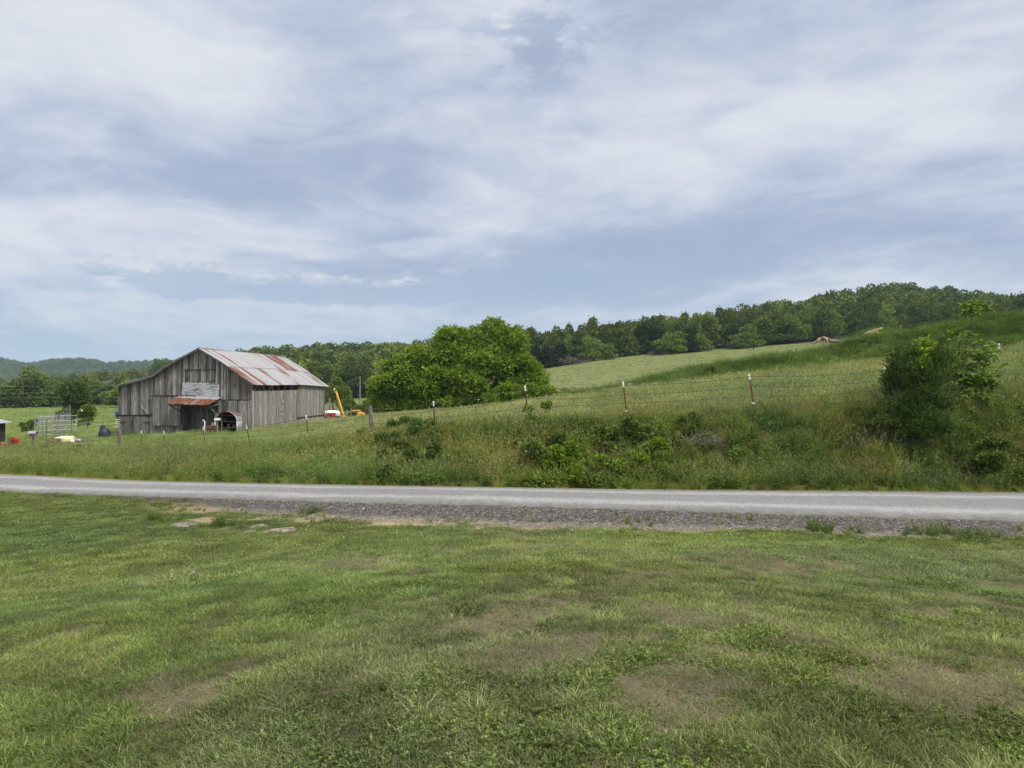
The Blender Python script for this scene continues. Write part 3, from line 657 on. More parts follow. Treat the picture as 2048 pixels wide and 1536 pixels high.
    tag(sg.build('painted_panel', m_sign, B), 'faded white panel with flaking paint above the doorway')
    # lean-to awning of rusty sheet
    aw = MB(); (a, za), (b, zb2) = ft_(361, 791), ft_(444, 794.5); pr = 1.5
    def fp(px, py, out):   # point out metres in front of the gable, along the same sight line (true position in the yard)
        u = (px - 1024) / F0; t_ = (26.3 - out * .1118 + u * (60 - out * .9937)) / (.9937 + u * .1118); return t_, -(py - 768) / F0 * (60 - .1118 * t_ - .9937 * out) - BO.z
    (c_, zc), (d_, zd) = fp(342, 807.5, pr), fp(425, 810.5, pr); K = 9
    for i in range(K):
        f0_, f1_ = i / K, (i + 1) / K - .004
        P4 = [(a + (b - a) * q, -.1, za + (zb2 - za) * q) for q in (f0_, f1_)] + [(c_ + (d_ - c_) * q, -pr, zc + (zd - zc) * q + rg.uniform(-.03, .02)) for q in (f0_, f1_)]
        m1 = [tuple((1 - .3) * np.array(P4[j]) + .3 * np.array(P4[j + 2])) for j in (0, 1)]
        aw.add([P4[0], P4[1], m1[1], m1[0]], [(0, 1, 2, 3)], 0, rg.uniform(.1, .34)); aw.add([m1[0], m1[1], P4[3], P4[2]], [(0, 1, 2, 3)], 0, rg.uniform(.85, 1))
    A_ = aw.build('awning', m_awn, B); sm_ = A_.modifiers.new('thickness', 'SOLIDIFY'); sm_.thickness = .02; sm_.offset = 0
    ab = MB(); ab.box(c_ + .05, d_ - .05, -pr + .05, -pr + .15, zc - .16, zc - .05, 0, .2); ab.tube([(d_ - .1, -pr + .1, zd - .1), (b - .1, -.05, zd - .75)], .04, 5); ab.tube([(c_ + .1, -pr + .1, zc - .1), (a + .1, -.05, zc - .75)], .04, 5)
    ab.build('awning_frame', m_dark, A_)
    # loose props on the wall
    pp = MB(); a, za = ft_(285, 813); b, zb2 = ft_(297, 827); pp.tube([(a, -.06, za), (b, -.09, zb2)], .03, 4, 0, .9); c_, zc = ft_(307, 822); pp.tube([(b, -.09, zb2), (c_, -.06, zc)], .03, 4, 0, .5)
    pp.build('loose_slat', m_board_pale, B)
    return fp
fp = build_barn()
def barn_world(t_, s_, zl): # local barn coordinates to the world
    return Vector((BO.x + .9937 * t_ + .1118 * s_, BO.y - .1118 * t_ + .9937 * s_, BO.z + zl))

# curved metal shelter by the barn's corner
def shelter():
    out = 3.0; (x0, zb) = fp(456, 866, out); (x1, zt_) = fp(478, 822, out); hw, dep = .86, 1.9
    cx = fp(468, 0, out)[0]; H = zt_ - zb; S = empty('curved_shelter', barn_world(cx, -out, zb - .15), BA + R(14), 'small arched metal shelter with a rusty top against the barn', 'shelter')
    th = np.linspace(0, np.pi, 19); sh = MB(); rl = .45
    prof = [(-hw, 0)] + [(-hw * math.cos(a), H - hw * .9 + hw * .9 * math.sin(a) + .1) for a in th] + [(hw, 0)]
    for j in range(3):
        y0, y1 = j * dep / 3, (j + 1) * dep / 3 - .01
        for i in range(len(prof) - 1):
            (a, za), (b, zb2) = prof[i], prof[i + 1]; top = 5 < i < 15
            sh.add([(a, y0, za), (b, y0, zb2), (b, y1, zb2), (a, y1, za)], [(0, 1, 2, 3)], 0, (.80 if top else .12))
    o = sh.build('curved_roof', m_arch, S, True); md = o.modifiers.new('thickness', 'SOLIDIFY'); md.thickness = .03
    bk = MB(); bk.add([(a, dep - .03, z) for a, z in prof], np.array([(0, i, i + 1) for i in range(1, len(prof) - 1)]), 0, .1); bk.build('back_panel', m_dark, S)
    rk = MB(); rg = rs(3)
    for z in (.5, 1.0, 1.5): rk.box(-hw + .08, hw - .08, .5, 1.6, z, z + .04, 0, .3)
    for x in (-hw + .1, -hw + .45, hw - .12): rk.box(x - .03, x + .03, .4, .46, 0, 1.75, 0, .5)
    rk.build('shelf_rack', m_board, S)
    for i in range(9):
        c = MB(); x = rg.uniform(-.6, .6); z = rg.choice([.02, .54, 1.04]); h = rg.uniform(.15, .32); c.box(x - .1, x + .1, .6, .85, z, z + h); c.build('stored_box', [m_rustbox, m_dark, m_dirtyblue][i % 3], S)
shelter()
# rusty box heater and small things in front of the doorway
def heater():
    x, z = fp(443, 868, 3.2); g = barn_world(x, -3.2, z - .3); S = empty('rusty_stove', g, BA, 'rusty iron box stove in the grass by the arched shelter', 'stove')
    b = MB(); b.box(-.38, .38, -.25, .25, .28, .95); b.box(-.3, .3, -.27, -.25, .45, .75, 1); b.build('firebox', [m_rustbox, m_dark], S)
    for sx_ in (-.32, .32):
        for sy in (-.2, .2): l = MB(); l.box(sx_ - .03, sx_ + .03, sy - .03, sy + .03, 0, .28); l.build('leg', m_rustbox, S)
    p = MB(); p.tube([(.0, 0, .95), (.0, 0, 1.2)], .09, 8); p.build('flue', m_galv, S)
    f = MB(); f.tube([(-.5, -.1, 0), (-.5, -.1, 1.3), (.45, -.1, 1.3), (.5, -.1, 0)], .025, 5); f.build('bar_frame', m_rustbox, S)
heater()
def tub():
    x, z = fp(427, 868, 3.0); p = barn_world(x, -3.0, z - .3); mb = MB(); mb.tube([(0, 0, 0), (0, 0, .62)], [.2, .27], 12); mb.tube([(0, 0, .62), (0, 0, .64)], [.29, .29], 12)
    tag(mb.build('plastic_tub', m_dirtyblue, None, True, p), 'blue grey tub in tall grass beside the rusty stove', 'tub')
    x, z = fp(428.5, 866, 3.4); p = barn_world(x, -3.4, z - .3); mb = MB(); mb.tube([(0, 0, 0), (0, 0, 1.25)], .03, 6); mb.tube([(0, 0, 1.2), (-.1, 0, 1.35), (-.18, 0, 1.15)], .03, 6)
    tag(mb.build('standpipe', m_white, None, True, p), 'white standpipe beside the blue grey tub', 'water pipe')
    x, z = fp(455, 838, 3.6); p = barn_world(x, -3.6, 0.35); mb = MB(); mb.tube([(0, 0, 0), (0, 0, z - .45)], .05, 6)
    S = empty('feeder_post', p, BA, 'wooden post with a white cap in front of the arched shelter', 'post'); mb.build('post', m_post, S)
    c = MB(); c.box(-.18, .18, -.14, .14, z - .45, z - .28); c.build('cap', m_white, S)
tub()

# ------------------------------------------------------------------ roadside barbed wire fence
def fence():
    F = empty('barbed_wire_fence', at(1258, 24), 0, 'barbed wire fence of rusty steel and grey wooden posts above the road bank', 'fence')
    o0 = F.location.copy(); rg = rs(12)
    # (photo column of the top, row of the top, column of the foot, kind)
    T = [(-420, 842, -420, 'w'), (-300, 850, -300, 't'), (-180, 858, -180, 'w'), (-70, 866, -70, 't'), (17, 875, 17, 'w'), (65, 873, 65, 'b'), (110, 877, 110, 'w'), (170, 872, 170, 'w'), (240, 862, 240, 'W'), (283, 861, 282, 't'), (328, 862, 330, 't'), (406, 853, 411, 't'),
         (493, 850, 505, 't'), (612, 830, 620, 't'), (740, 812, 748, 'W'), (867, 802, 873, 't'), (1050, 771, 1061, 't'), (1246, 763, 1259, 't'), (1498, 748, 1514, 't'), (1770, 735, 1776, 't'), (2085, 706, 2092, 't'), (2400, 660, 2400, 'W'), (2750, 610, 2750, 't')]
    tops = []
    for (pt, py, pb, k) in T:
        u = (pb - 1024) / F0; Y = float(rowY(8, u)); x = u * Y; zg = g1(x, Y); xt = (pt - 1024) / F0 * Y; zt_ = -(py - 768) / F0 * Y
        A = Vector((x, Y, zg - .3)) - o0; Bv = Vector((xt, Y + rg.uniform(-.05, .05), zt_)) - o0; d = (Bv - A).normalized(); L = (Bv - A).length
        if k == 't':
            m = MB(); tip = A + d * (L - .19)
            # T section: flange and stem
            sd_ = Vector((1, 0, 0)); fd = Vector((0, 1, 0))
            for w0, w1, f0_, f1_ in ((-.025, .025, -.006, .004), (-.005, .005, .004, .04)):
                q = [p + sd_ * a + fd * b for p in (A, tip) for b in (f0_, f1_) for a in (w0, w1)]; m.hexa([tuple(v) for v in q], 0, .5)
            for z in np.arange(.25, L - .25, .12):
                c = A + d * z; m.box(c.x - .008, c.x + .008, c.y - .018, c.y - .006, c.z, c.z + .03)
            P_ = m.build('steel_post', m_rustpost, F)
            m = MB()
            for w0, w1, f0_, f1_ in ((-.027, .027, -.008, .006), (-.007, .007, .006, .042)):
                q = [p + sd_ * a + fd * b for p in (tip, Bv) for b in (f0_, f1_) for a in (w0, w1)]; m.hexa([tuple(v) for v in q], 0, .5)
            m.build('white_tip', m_whitetip, P_)
            if k == 't' and pt in (612, 1050, 1246, 1498):
                m = MB(); c = A + d * (L * (.47 if pt != 612 else .5)); m.box(c.x - .04, c.x + .04, c.y - .02, c.y + .05, c.z - .02, c.z + .025); m.build('wire_clip', m_whitetip, P_)
        else:
            r_ = {'w': .075, 'W': .11, 'b': .07}[k]
            if pt == 740: r_ = .095
            m = MB(); m.tube([A, A + (Bv - A) * .5 + Vector((.01, 0, 0)), Bv], [r_ * 1.08, r_ * 1.0, r_ * .92], 9, 0, rg.uniform(.2, .8))
            P_ = m.build('wooden_post', m_post, F)
            if k == 'b':
                Hh = MB(); Hh.box(Bv.x - .17, Bv.x + .17, Bv.y - .12, Bv.y + .12, Bv.z - .05, Bv.z + .22); Hh.add([(Bv.x - .26, Bv.y - .2, Bv.z + .2), (Bv.x + .26, Bv.y - .2, Bv.z + .2), (Bv.x + .26, Bv.y + .2, Bv.z + .2), (Bv.x - .26, Bv.y + .2, Bv.z + .2), (Bv.x - .26, Bv.y, Bv.z + .36), (Bv.x + .26, Bv.y, Bv.z + .36)], [(0, 1, 5, 4), (3, 4, 5, 2)], 1); Hh.add([(Bv.x - .17, Bv.y - .11, Bv.z + .2), (Bv.x - .17, Bv.y + .11, Bv.z + .2), (Bv.x - .17, Bv.y, Bv.z + .34), (Bv.x + .17, Bv.y - .11, Bv.z + .2), (Bv.x + .17, Bv.y + .11, Bv.z + .2), (Bv.x + .17, Bv.y, Bv.z + .34)], [(0, 1, 2), (3, 5, 4)], 0)
                Hh.build('birdhouse', [m_post, m_galv], F)
        tops.append((A, Bv, d, L))
    for k, off in enumerate((.10, .38, .68, .98, 1.22)):
        pts = []; rads = []
        for i, (A, Bv, d, L) in enumerate(tops):
            off_ = off * (L - .3) / 1.45 + rg.uniform(-.02, .02); p = Bv - d * off_ + Vector((0, -.03, 0))
            if i:
                q = pts[-1]; n = 9; sag = rg.uniform(.02, .09) * (2 if k > 2 else 1)
                for j in range(1, n): t_ = j / n; v = Vector(q) * (1 - t_) + Vector(p) * t_; pts.append((v.x, v.y, v.z - sag * 4 * t_ * (1 - t_) + rg.uniform(-.008, .008)))
            pts.append(tuple(p))
        m = MB(); m.tube(pts, .0065, 4, cap=False)
        P_ = np.array(pts); 
        for i in range(len(P_) - 1):
            L_ = np.linalg.norm(P_[i + 1] - P_[i])
            if P_[i][0] + o0.x > -30:
                for s in np.arange(.1, L_, .16):
                    c = P_[i] + (P_[i + 1] - P_[i]) * s / L_; m.add([c + (-.004, 0, -.028), c + (.004, 0, -.028), c + (.012, 0, .028), c + (-.004, .02, .026)], [(0, 1, 2, 3)])
        m.build('barbed_wire', m_wire, F)
fence()
# low electric fence of white plastic posts across the hay field
def efence():
    L = [(1258, 766, 46), (1263, 767, 45.5), (1309, 764, 45), (1314, 767, 44.7), (1379, 767, 44), (1412, 763, 43.5), (1447, 760, 43), (1480, 757, 42.5), (1532, 747, 42), (1587, 744, 41.5), (1645, 738, 41), (1708.5, 727, 40.5), (1768, 721, 40), (1789, 697, 39), (1820, 692, 38), (1998, 687, 34), (2100, 690, 33)]
    F = empty('electric_fence', at(1532, 42), 0, 'low electric fence of short white posts strung along the hay field top', 'fence'); o0 = F.location.copy(); T = []
    for px, py, Y in L:
        x = (px - 1024) / F0 * Y; z = -(py - 768) / F0 * Y; zg = min(g1(x, Y), z - .5)
        m = MB(); m.tube([Vector((x, Y, zg)) - o0, Vector((x, Y, z)) - o0], .045 if px > 1990 else .03, 6); m.build('plastic_post', m_whitetip, F); T.append(Vector((x, Y, z - .12)) - o0)
    m = MB(); m.tube(T, .006, 4, cap=False); m.build('electric_wire', m_wire, F)
    a = T[13]; m = MB(); m.tube([a + Vector((0, -.03, .1)), a + Vector((-.1, -.03, -.2)), a + Vector((-.2, -.03, -.38)), a + Vector((-.32, -.03, -.42))], .02, 5); m.build('loose_tape', m_whitetip, F)
efence()

# ------------------------------------------------------------------ things left of the barn
def panel(par, p0, p1, h, nb, mat, nv=3, name='corral_panel'):
    m = MB()
    for k in range(nb):
        z = .15 + (h - .15) * k / (nb - 1); m.tube([p0 + Vector((0, 0, z)), p1 + Vector((0, 0, z))], .02, 5)
    for k in range(nv): q = p0.lerp(p1, k / (nv - 1)); m.tube([q + Vector((0, 0, .0)), q + Vector((0, 0, h))], .024, 5)
    return m.build(name, mat, par)
def corral():
    C = empty('corral', at(100, 62), 0, 'pale tubular metal livestock corral with a loading chute in the left field', 'corral'); o0 = C.location.copy()
    pts = [(69, 62, 1.75), (93, 60, 1.75), (143, 64, 1.7)]
    V = [at(px, Y) - o0 for px, Y, h in pts]
    panel(C, V[0], V[1], 1.75, 6, m_galv, 4); panel(C, V[1], V[2], 1.9, 6, m_galv, 6)
    b = at(143, 64) - o0; c = at(112, 68) - o0; d = at(70, 67) - o0
    panel(C, b, c, 1.9, 6, m_galv, 5); panel(C, c, d, 1.9, 6, m_galv, 5)
    m = MB(); A = at(110, 66) - o0; Bp = at(140, 65) - o0     # ramped side of the chute
    for k in range(5): m.tube([A + Vector((0, 0, .5 + .3 * k)), A.lerp(Bp, .5) + Vector((0, 0, .75 + .32 * k)), Bp + Vector((0, 0, 1.6 + .27 * k))], .03, 5)
    for t_ in np.linspace(0, 1, 6): q = A.lerp(Bp, t_); m.tube([q, q + Vector((0, 0, 1.75 + .95 * t_ ** 1.5))], .03, 5)
    m.build('chute_side', m_galv, C)
    for k in range(4):
        q = at(78 + k * 14, 63.5) - o0; panel(C, q, q + Vector((.9, 1.0, 0)), 1.8, 5, m_galv, 3)
corral()
def gates():
    for a, b, lab in ((146, 197, 'grey tube gate between the corral and the navy bundle'), (197, 236, 'grey tube gate closing onto the left corner of the barn')):
        A = at(a, 58); Bp = at(b, 57); G_ = empty('tube_gate', A, 0, lab, 'gate', 'tube gates left of the barn'); d = Bp - A; m = MB()
        for k in range(5): z = .15 + .29 * k; m.tube([Vector((0, 0, z)), d + Vector((0, 0, z + .12))], .02, 5)
        m.build('bars', m_galv if b == 197 else m_wire, G_)
        for q in (0, .5, 1): v = MB(); v.tube([d * q, d * q + Vector((0, 0, 1.42))], .03, 5); v.build('upright', m_galv, G_)
gates()
def navy():
    p = at(207, 56); S = empty('covered_bundle', p, 0, 'dark blue covered bundle with a black top behind the tube gate', 'covered bundle'); m = MB(); rg = rs(8); S.scale = (.82, .82, .9)
    ths = np.linspace(0, 2 * np.pi, 14, endpoint=False)
    def lathe(prof, mat, nm, off=(0, 0)):
        m = MB(); V = []
        for r_, z in prof:
            for th in ths: V.append((off[0] + r_ * math.cos(th) * (1 + .08 * math.sin(3 * th)), off[1] + r_ * math.sin(th), z))
        K = len(prof); F = [(i * 14 + j, i * 14 + (j + 1) % 14, (i + 1) * 14 + (j + 1) % 14, (i + 1) * 14 + j) for i in range(K - 1) for j in range(14)]
        m.add(V, F); m.build(nm, mat, S, True)
    lathe([(.2, .1), (.5, .25), (.56, .6), (.42, .9), (.25, 1.05), (.02, 1.12)], m_navy, 'cover', (.08, 0)); lathe([(.2, .85), (.25, 1.05), (.2, 1.25), (.08, 1.33), (.01, 1.34)], m_black, 'top_bag', (-.08, 0))
    m = MB(); m.tube([(0, 0, 1.2), (.05, 0, 2.3), (.15, 0, 3.0), (.3, 0, 3.1)], .018, 4); m.build('thin_rod', m_post, S)
    m = MB(); 
    for x in (-.4, .45): m.tube([(x, -.3, 0), (x, -.3, .5)], .03, 5)
    m.tube([(-.4, -.3, .45), (.45, -.3, .45)], .03, 5); m.build('stand', m_galv, S)
navy()
def bluebox():
    p = at(234.5, 63); S = empty('blue_bin_post', p, 0, 'bright blue bin on a post by the barn left corner', 'bin'); z = -(833 - 768) / F0 * 63 - p.z
    m = MB(); m.tube([(0, 0, 0), (0, 0, z)], .05, 6); m.build('post', m_post, S); m = MB(); m.tube([(0, 0, z), (0, 0, z + .42)], [.17, .2], 12); m.tube([(0, 0, z + .42), (0, 0, z + .45)], [.22, .22], 12); m.build('bin', m_blue, S, True)
    p = at(234.5, 60.5); S = empty('white_ladder', p, 0, 'short white ladder standing under the blue bin', 'ladder'); z0 = -(852 - 768) / F0 * 60.5 - p.z
    for x in (-.16, .16): m = MB(); m.tube([(x, 0, 0), (x, 0, z0 + .65)], .02, 5); m.build('rail', m_galv, S)
    for k in range(5): m = MB(); m.tube([(-.16, 0, z0 - .1 + .16 * k), (.16, 0, z0 - .1 + .16 * k)], .022, 5); m.build('rung', m_white, S)
bluebox()
def junk():
    def lump(name, lab, cat, px, py0, Y, sx_, sy, sz, mat, seed, lift=0):
        p = at(px, Y); z = -(py0 - 768) / F0 * Y
        rg = rs(seed); m = MB(); n1_, n2_ = 12, 8; V = []
        for i in range(n2_ + 1):
            for j in range(n1_): a = math.pi * i / n2_; b = 2 * math.pi * j / n1_; k = 1 + .12 * rg.randn(); V.append((sx_ * math.sin(a) * math.cos(b) * k, sy * math.sin(a) * math.sin(b) * k, sz * math.cos(a) * (1 + .05 * rg.randn())))
        F = [(i * n1_ + j, (i + 1) * n1_ + j, (i + 1) * n1_ + (j + 1) % n1_, i * n1_ + (j + 1) % n1_) for i in range(n2_) for j in range(n1_)]
        m.add(V, F); o = m.build(name, mat, None, True, (p.x, p.y, z)); tag(o, lab, cat); return o
    # cream drum lying in the grass
    Y = 50; z = -(879 - 768) / F0 * Y; x = (136 - 1024) / F0 * Y; m = MB(); m.tube([(0, -.5, 0), (0, -.46, 0), (0, .5, 0)], [.2, .24, .24], 14); m.tube([(0, -.1, 0), (0, -.06, 0)], [.255, .255], 14); tag(m.build('cream_drum', m_cream, None, True, (x, Y, z)), 'cream coloured drum lying on its side by the corral', 'drum')
    x = (122 - 1024) / F0 * 51; z = -(876 - 768) / F0 * 51; m = MB(); m.tube([(-.45, 0, -.04), (.0, 0, .02), (.4, .1, .08)], [.07, .085, .08], 8); tag(m.build('white_pipe', m_white, None, True, (x, 51, z)), 'white pipe resting on the rusty scrap', 'pipe')
    lump('white_feed_sack', 'white feed sack beside the cream drum', 'sack', 147, 883, 50, .26, .2, .18, m_white, 1); lump('grey_feed_sack', 'pale grey sack right of the white feed sack', 'sack', 155, 881, 50, .3, .2, .16, m_galv, 2)
    m = MB(); rg = rs(5)
    for k in range(26): a = rg.uniform(-.8, .6); c = np.array((a, rg.uniform(-.3, .3), rg.uniform(-.2, .1))); d = unit(rg, 1)[0] * rg.uniform(.15, .5) * (1, 1, .4); m.tube([c, c + d], rg.uniform(.02, .05), 4)
    tag(m.build('scrap_heap', m_rustbox, None, False, ((115 - 1024) / F0 * 51, 51, -(883 - 768) / F0 * 51)), 'low heap of rusty brown scrap iron under the white pipe', 'scrap heap')
    # red machinery at the left edge
    for px, py, Y, w_, h_, lab in ((29, 881, 50, .26, .30, 'bright red round machine between two fence posts'), (4, 888, 50, .4, .12, 'low red machine part at the left edge of the field')):
        S = empty('red_machine', at(px, Y), 0, lab, 'farm machine'); z = -(py - 768) / F0 * Y - S.location.z; m = MB()
        m.tube([(0, -.15, z), (0, .15, z)], h_ * .85, 12); m.box(-w_, w_, -.1, .1, z - h_ * .9, z - h_ * .2); m.build('housing', m_red, S)
        m = MB(); m.tube([(0, -.2, z), (0, -.15, z)], h_ * .35, 8); m.box(-w_ * .8, w_ * .8, -.14, -.1, z - h_ * .7, z - h_ * .55); m.build('hub', m_dark, S)
        
        for sg in (-1, 1): m = MB(); m.tube([(sg * w_ * .7, 0, 0), (sg * w_ * .7, 0, z - h_ * .2)], .04, 5); m.build('leg', m_red, S)
    # shed at the left edge
    S = empty('small_shed', at(-62, 55), R(8), 'dark small shed with a pale metal roof cut off by the left edge', 'shed'); z = -(846 - 768) / F0 * 55 - S.location.z
    m = MB(); m.box(-1.9, 1.75, -1.6, 1.6, -.3, z); m.build('wall', m_dark, S); m = MB(); m.add([(-2.3, -2.0, z - .05), (2.15, -2.0, z - .05), (2.15, 2, z - .05), (-2.3, 2, z - .05), (-2.3, 0, z + .85), (1.1, 0, z + .6)], [(0, 1, 5, 4), (3, 4, 5, 2)], 0, .1); m.add([(2.15, -2.0, z - .05), (2.15, 2, z - .05), (1.1, 0, z + .6)], [(0, 1, 2)], 0, .1); m.build('roof', m_roof, S)
    # dark pots tipped in the grass by the fence
    m = MB(); rg = rs(7)
    for k in range(12): x = -.65 + k * .115; m.tube([(x, 0, .0), (x + .02, .02, .16 + .05 * rg.rand())], [.05, .06], 6)
    m.box(-.7, .7, -.05, .05, -.06, .01); tag(m.build('dark_comb_rail', m_black, None, False, ((165 - 1024) / F0 * 45, 45, -(896 - 768) / F0 * 45)), 'low dark toothed rail lying in grass near the fence', 'rail')
junk()

# ------------------------------------------------------------------ machinery and posts right of the barn
def right_yard():
    Y = 84; p = at(669, Y); S = empty('red_wagon', p, R(6), 'red and white farm wagon parked behind the barn', 'wagon'); k = Y / F0; zt_ = -(823 - 768) * k - p.z; zb = -(838 - 768) * k - p.z
    x = lambda px: (px - 669) * k
    m = MB(); m.hexa([(x(650), -1, zb), (x(674), -1, zb), (x(650), 1, zb), (x(674), 1, zb), (x(650), -1, zt_ - .1), (x(674), -1, zt_ - .15), (x(650), 1, zt_ - .1), (x(674), 1, zt_ - .15)]); m.build('body', m_red, S)
    m = MB(); m.hexa([(x(673.5), -1.02, zb), (x(678.5), -1.02, zb), (x(673.5), 1.02, zb), (x(678.5), 1.02, zb), (x(673.5), -1.02, zt_ - .1), (x(678), -1.02, zt_ - .2), (x(673.5), 1.02, zt_ - .1), (x(678), 1.02, zt_ - .2)]); m.build('white_panel', m_white, S)
    m = MB(); m.hexa([(x(678.6), -.95, zb), (x(684), -.95, zb), (x(678.6), .95, zb), (x(684), .95, zb), (x(678.6), -.95, zt_ - .45), (x(683.5), -.95, zt_ - .6), (x(678.6), .95, zt_ - .45), (x(683.5), .95, zt_ - .6)]); m.build('nose', m_red, S)
    m = MB(); m.hexa([(x(650), -1.05, zt_ - .12), (x(677), -1.05, zt_ - .12), (x(650), 1.05, zt_ - .12), (x(677), 1.05, zt_ - .12), (x(654), -.8, zt_ + .12), (x(675), -.8, zt_ + .08), (x(654), .8, zt_ + .12), (x(675), .8, zt_ + .08)]); m.build('lid', m_white, S)
    m = MB(); m.box(x(661), x(667), -1.03, -1.0, zb + .3, zt_ - .35); m.build('window', m_dark, S)
    for xx in (x(655), x(676)): m = MB(); m.tube([(xx, -1.1, .45), (xx, -.9, .45)], .45, 14); m.build('wheel', m_black, S)
    Y = 88; p = at(689, Y); S = empty('grain_auger', p, 0, 'tall yellow auger boom leaning up behind the wagon', 'auger'); k = Y / F0; x = lambda px: (px - 689) * k; z = lambda py: -(py - 768) * k - p.z
    m = MB(); m.tube([(x(693), 0, z(850)), (x(670.5), 0, z(778))], .13, 8); m.build('boom', m_yel, S); m = MB(); m.tube([(x(689), .3, z(850)), (x(672), .3, z(792))], .09, 8)
    for t_ in np.linspace(.1, .9, 9): m.tube([(x(693 - 22.5 * t_), 0, z(850 - 72 * t_)), (x(689 - 17 * t_ - 1), .3, z(850 - 60 * t_))], .03, 4)
    m.build('lower_rail', m_yel, S)
    m = MB(); m.tube([(x(670.5), 0, z(778)), (x(668.8), 0, z(779)), (x(669), 0, z(784))], [.13, .15, .1], 8); m.build('spout', m_cream, S); m = MB(); m.box(x(671), x(674), -.15, .15, z(781), z(778)); m.build('motor', m_rustbox, S)
    Y = 92; p = at(716, Y); S = empty('yellow_loader', p, 0, 'yellow loader with an open cab beside the big tree', 'loader'); k = Y / F0; x = lambda px: (px - 716) * k; z = lambda py: -(py - 768) * k - p.z
    m = MB(); m.hexa([(x(717), -.6, z(834)), (x(729), -.6, z(834)), (x(717), .6, z(834)), (x(729), .6, z(834)), (x(718), -.6, z(824)), (x(727.5), -.6, z(826)), (x(718), .6, z(824)), (x(727.5), .6, z(826))]); m.build('engine_hood', m_yel, S)
    m = MB(); m.box(x(703.5), x(719), -.75, .75, z(821.6), z(820.6)); m.build('cab_roof', m_yel, S)
    for xx in (x(704), x(718)):
        for yy in (-.65, .65): m = MB(); m.box(xx - .05, xx + .05, yy - .05, yy + .05, z(834), z(821.4)); m.build('cab_post', m_yel, S)
    m = MB(); m.box(x(706), x(713), -.4, .4, z(834), z(826)); m.build('seat', m_navy, S); m = MB(); m.box(x(703), x(729), -.6, .6, .5, z(834)); m.build('chassis', m_yel, S)
    m = MB(); m.tube([(x(727), 0, z(826)), (x(728), 0, z(823))], .05, 6); m.build('exhaust', m_galv, S)
    for xx, r_ in ((x(706), .6), (x(726), .45)): m = MB(); m.tube([(xx, -.8, r_), (xx, -.55, r_)], r_, 14); m.build('wheel', m_black, S)
    Y = 78.5; p = at(654.5, Y); S = empty('red_implement', p, 0, 'dark red tractor implement against the back corner of the barn', 'implement'); k = Y / F0; x = lambda px: (px - 654.5) * k; z = lambda py: -(py - 768) * k - p.z
    m = MB(); m.box(x(647), x(663), -.3, .3, z(839), z(833)); m.hexa([(x(646.5), -.4, z(833)), (x(663), -.4, z(833)), (x(646.5), .2, z(833)), (x(663), .2, z(833)), (x(648), -.2, z(831.8)), (x(660), -.2, z(832.5)), (x(648), .2, z(831.8)), (x(660), .2, z(832.5))]); m.build('frame', m_dred, S)
    for q in range(5): m = MB(); c = x(649 + q * 3.1); m.tube([(c, 0, z(838)), (c + .1, -.1, z(843)), (c - .02, -.2, z(848))], .045, 5); m.build('tine', m_dred, S)
    m = MB(); m.tube([(x(659), -.45, z(838)), (x(659), -.36, z(838))], .3, 12); m.build('disc', m_red, S)
    Y = 77; p = at(641.5, Y); S = empty('metal_ladder', p, 0, 'pale short ladder leaning on the right back corner of the barn', 'ladder'); k = Y / F0; z = lambda py: -(py - 768) * k - p.z
   
    for xx in (-.13, .13): m = MB(); m.tube([(xx, 0, 0), (xx, .1, z(829))], .02, 5); m.build('rail', m_galv, S)
    for q in range(7): m = MB(); zz = z(848 - q * 2.6); m.tube([(-.13, .02, zz), (.13, .02, zz)], .02, 5); m.build('rung', m_white, S)
    for px, py, Y, r_, mt, lab in ((656.3, 805, 86, .11, m_board_pale, 'shorter pale timber stake standing behind the red wagon'), (659.3, 796, 86.5, .13, m_post, 'tallest grey timber post standing behind the red wagon'), (661.6, 805, 87, .09, m_board_pale, 'thin pale timber leaning right of the tallest post'), (668, 809, 88, .06, m_rustbox, 'thin rusty stake between the posts and the auger')):
        p = at(px, Y); z = -(py - 768) / F0 * Y - p.z; m = MB(); m.tube([(0, 0, -.3), (.02, 0, z * .6), (0, 0, z)], [r_, r_ * .9, r_ * .8], 7); tag(m.build('timber_stake', mt, None, False, p), lab, 'stake')
    rg = rs(2)
    for px, py, lab in ((648.5, 812, 'pale knotty log leaning by the barn corner, nearest the wall'), (651, 815, 'crooked pale branch leaning between the barn and the stakes')):
        p = at(px, 82); z = -(py - 768) / F0 * 82 - p.z; m = MB(); m.tube([(-.3, 0, 0), (-.1, 0, z * .4), (-.15, 0, z * .7), (.1, 0, z)], [.08, .1, .07, .1], 7); m.tube([(-.1, 0, z * .4), (.35, 0, z * .75)], .05, 6); tag(m.build('crooked_log', m_log, None, False, p), lab, 'log')
    for i, px in enumerate((693, 702, 714, 757)):
        p = at(px, 62); m = MB(); m.tube([(0, 0, 0), (0, 0, 1.15 + .1 * (i % 2))], .04, 6); o = m.build('thin_post', m_post, None, False, p); tag(o, 'thin dark fence stake in the hay field between barn and big tree', 'stake', 'thin stakes in the hay field')
right_yard()

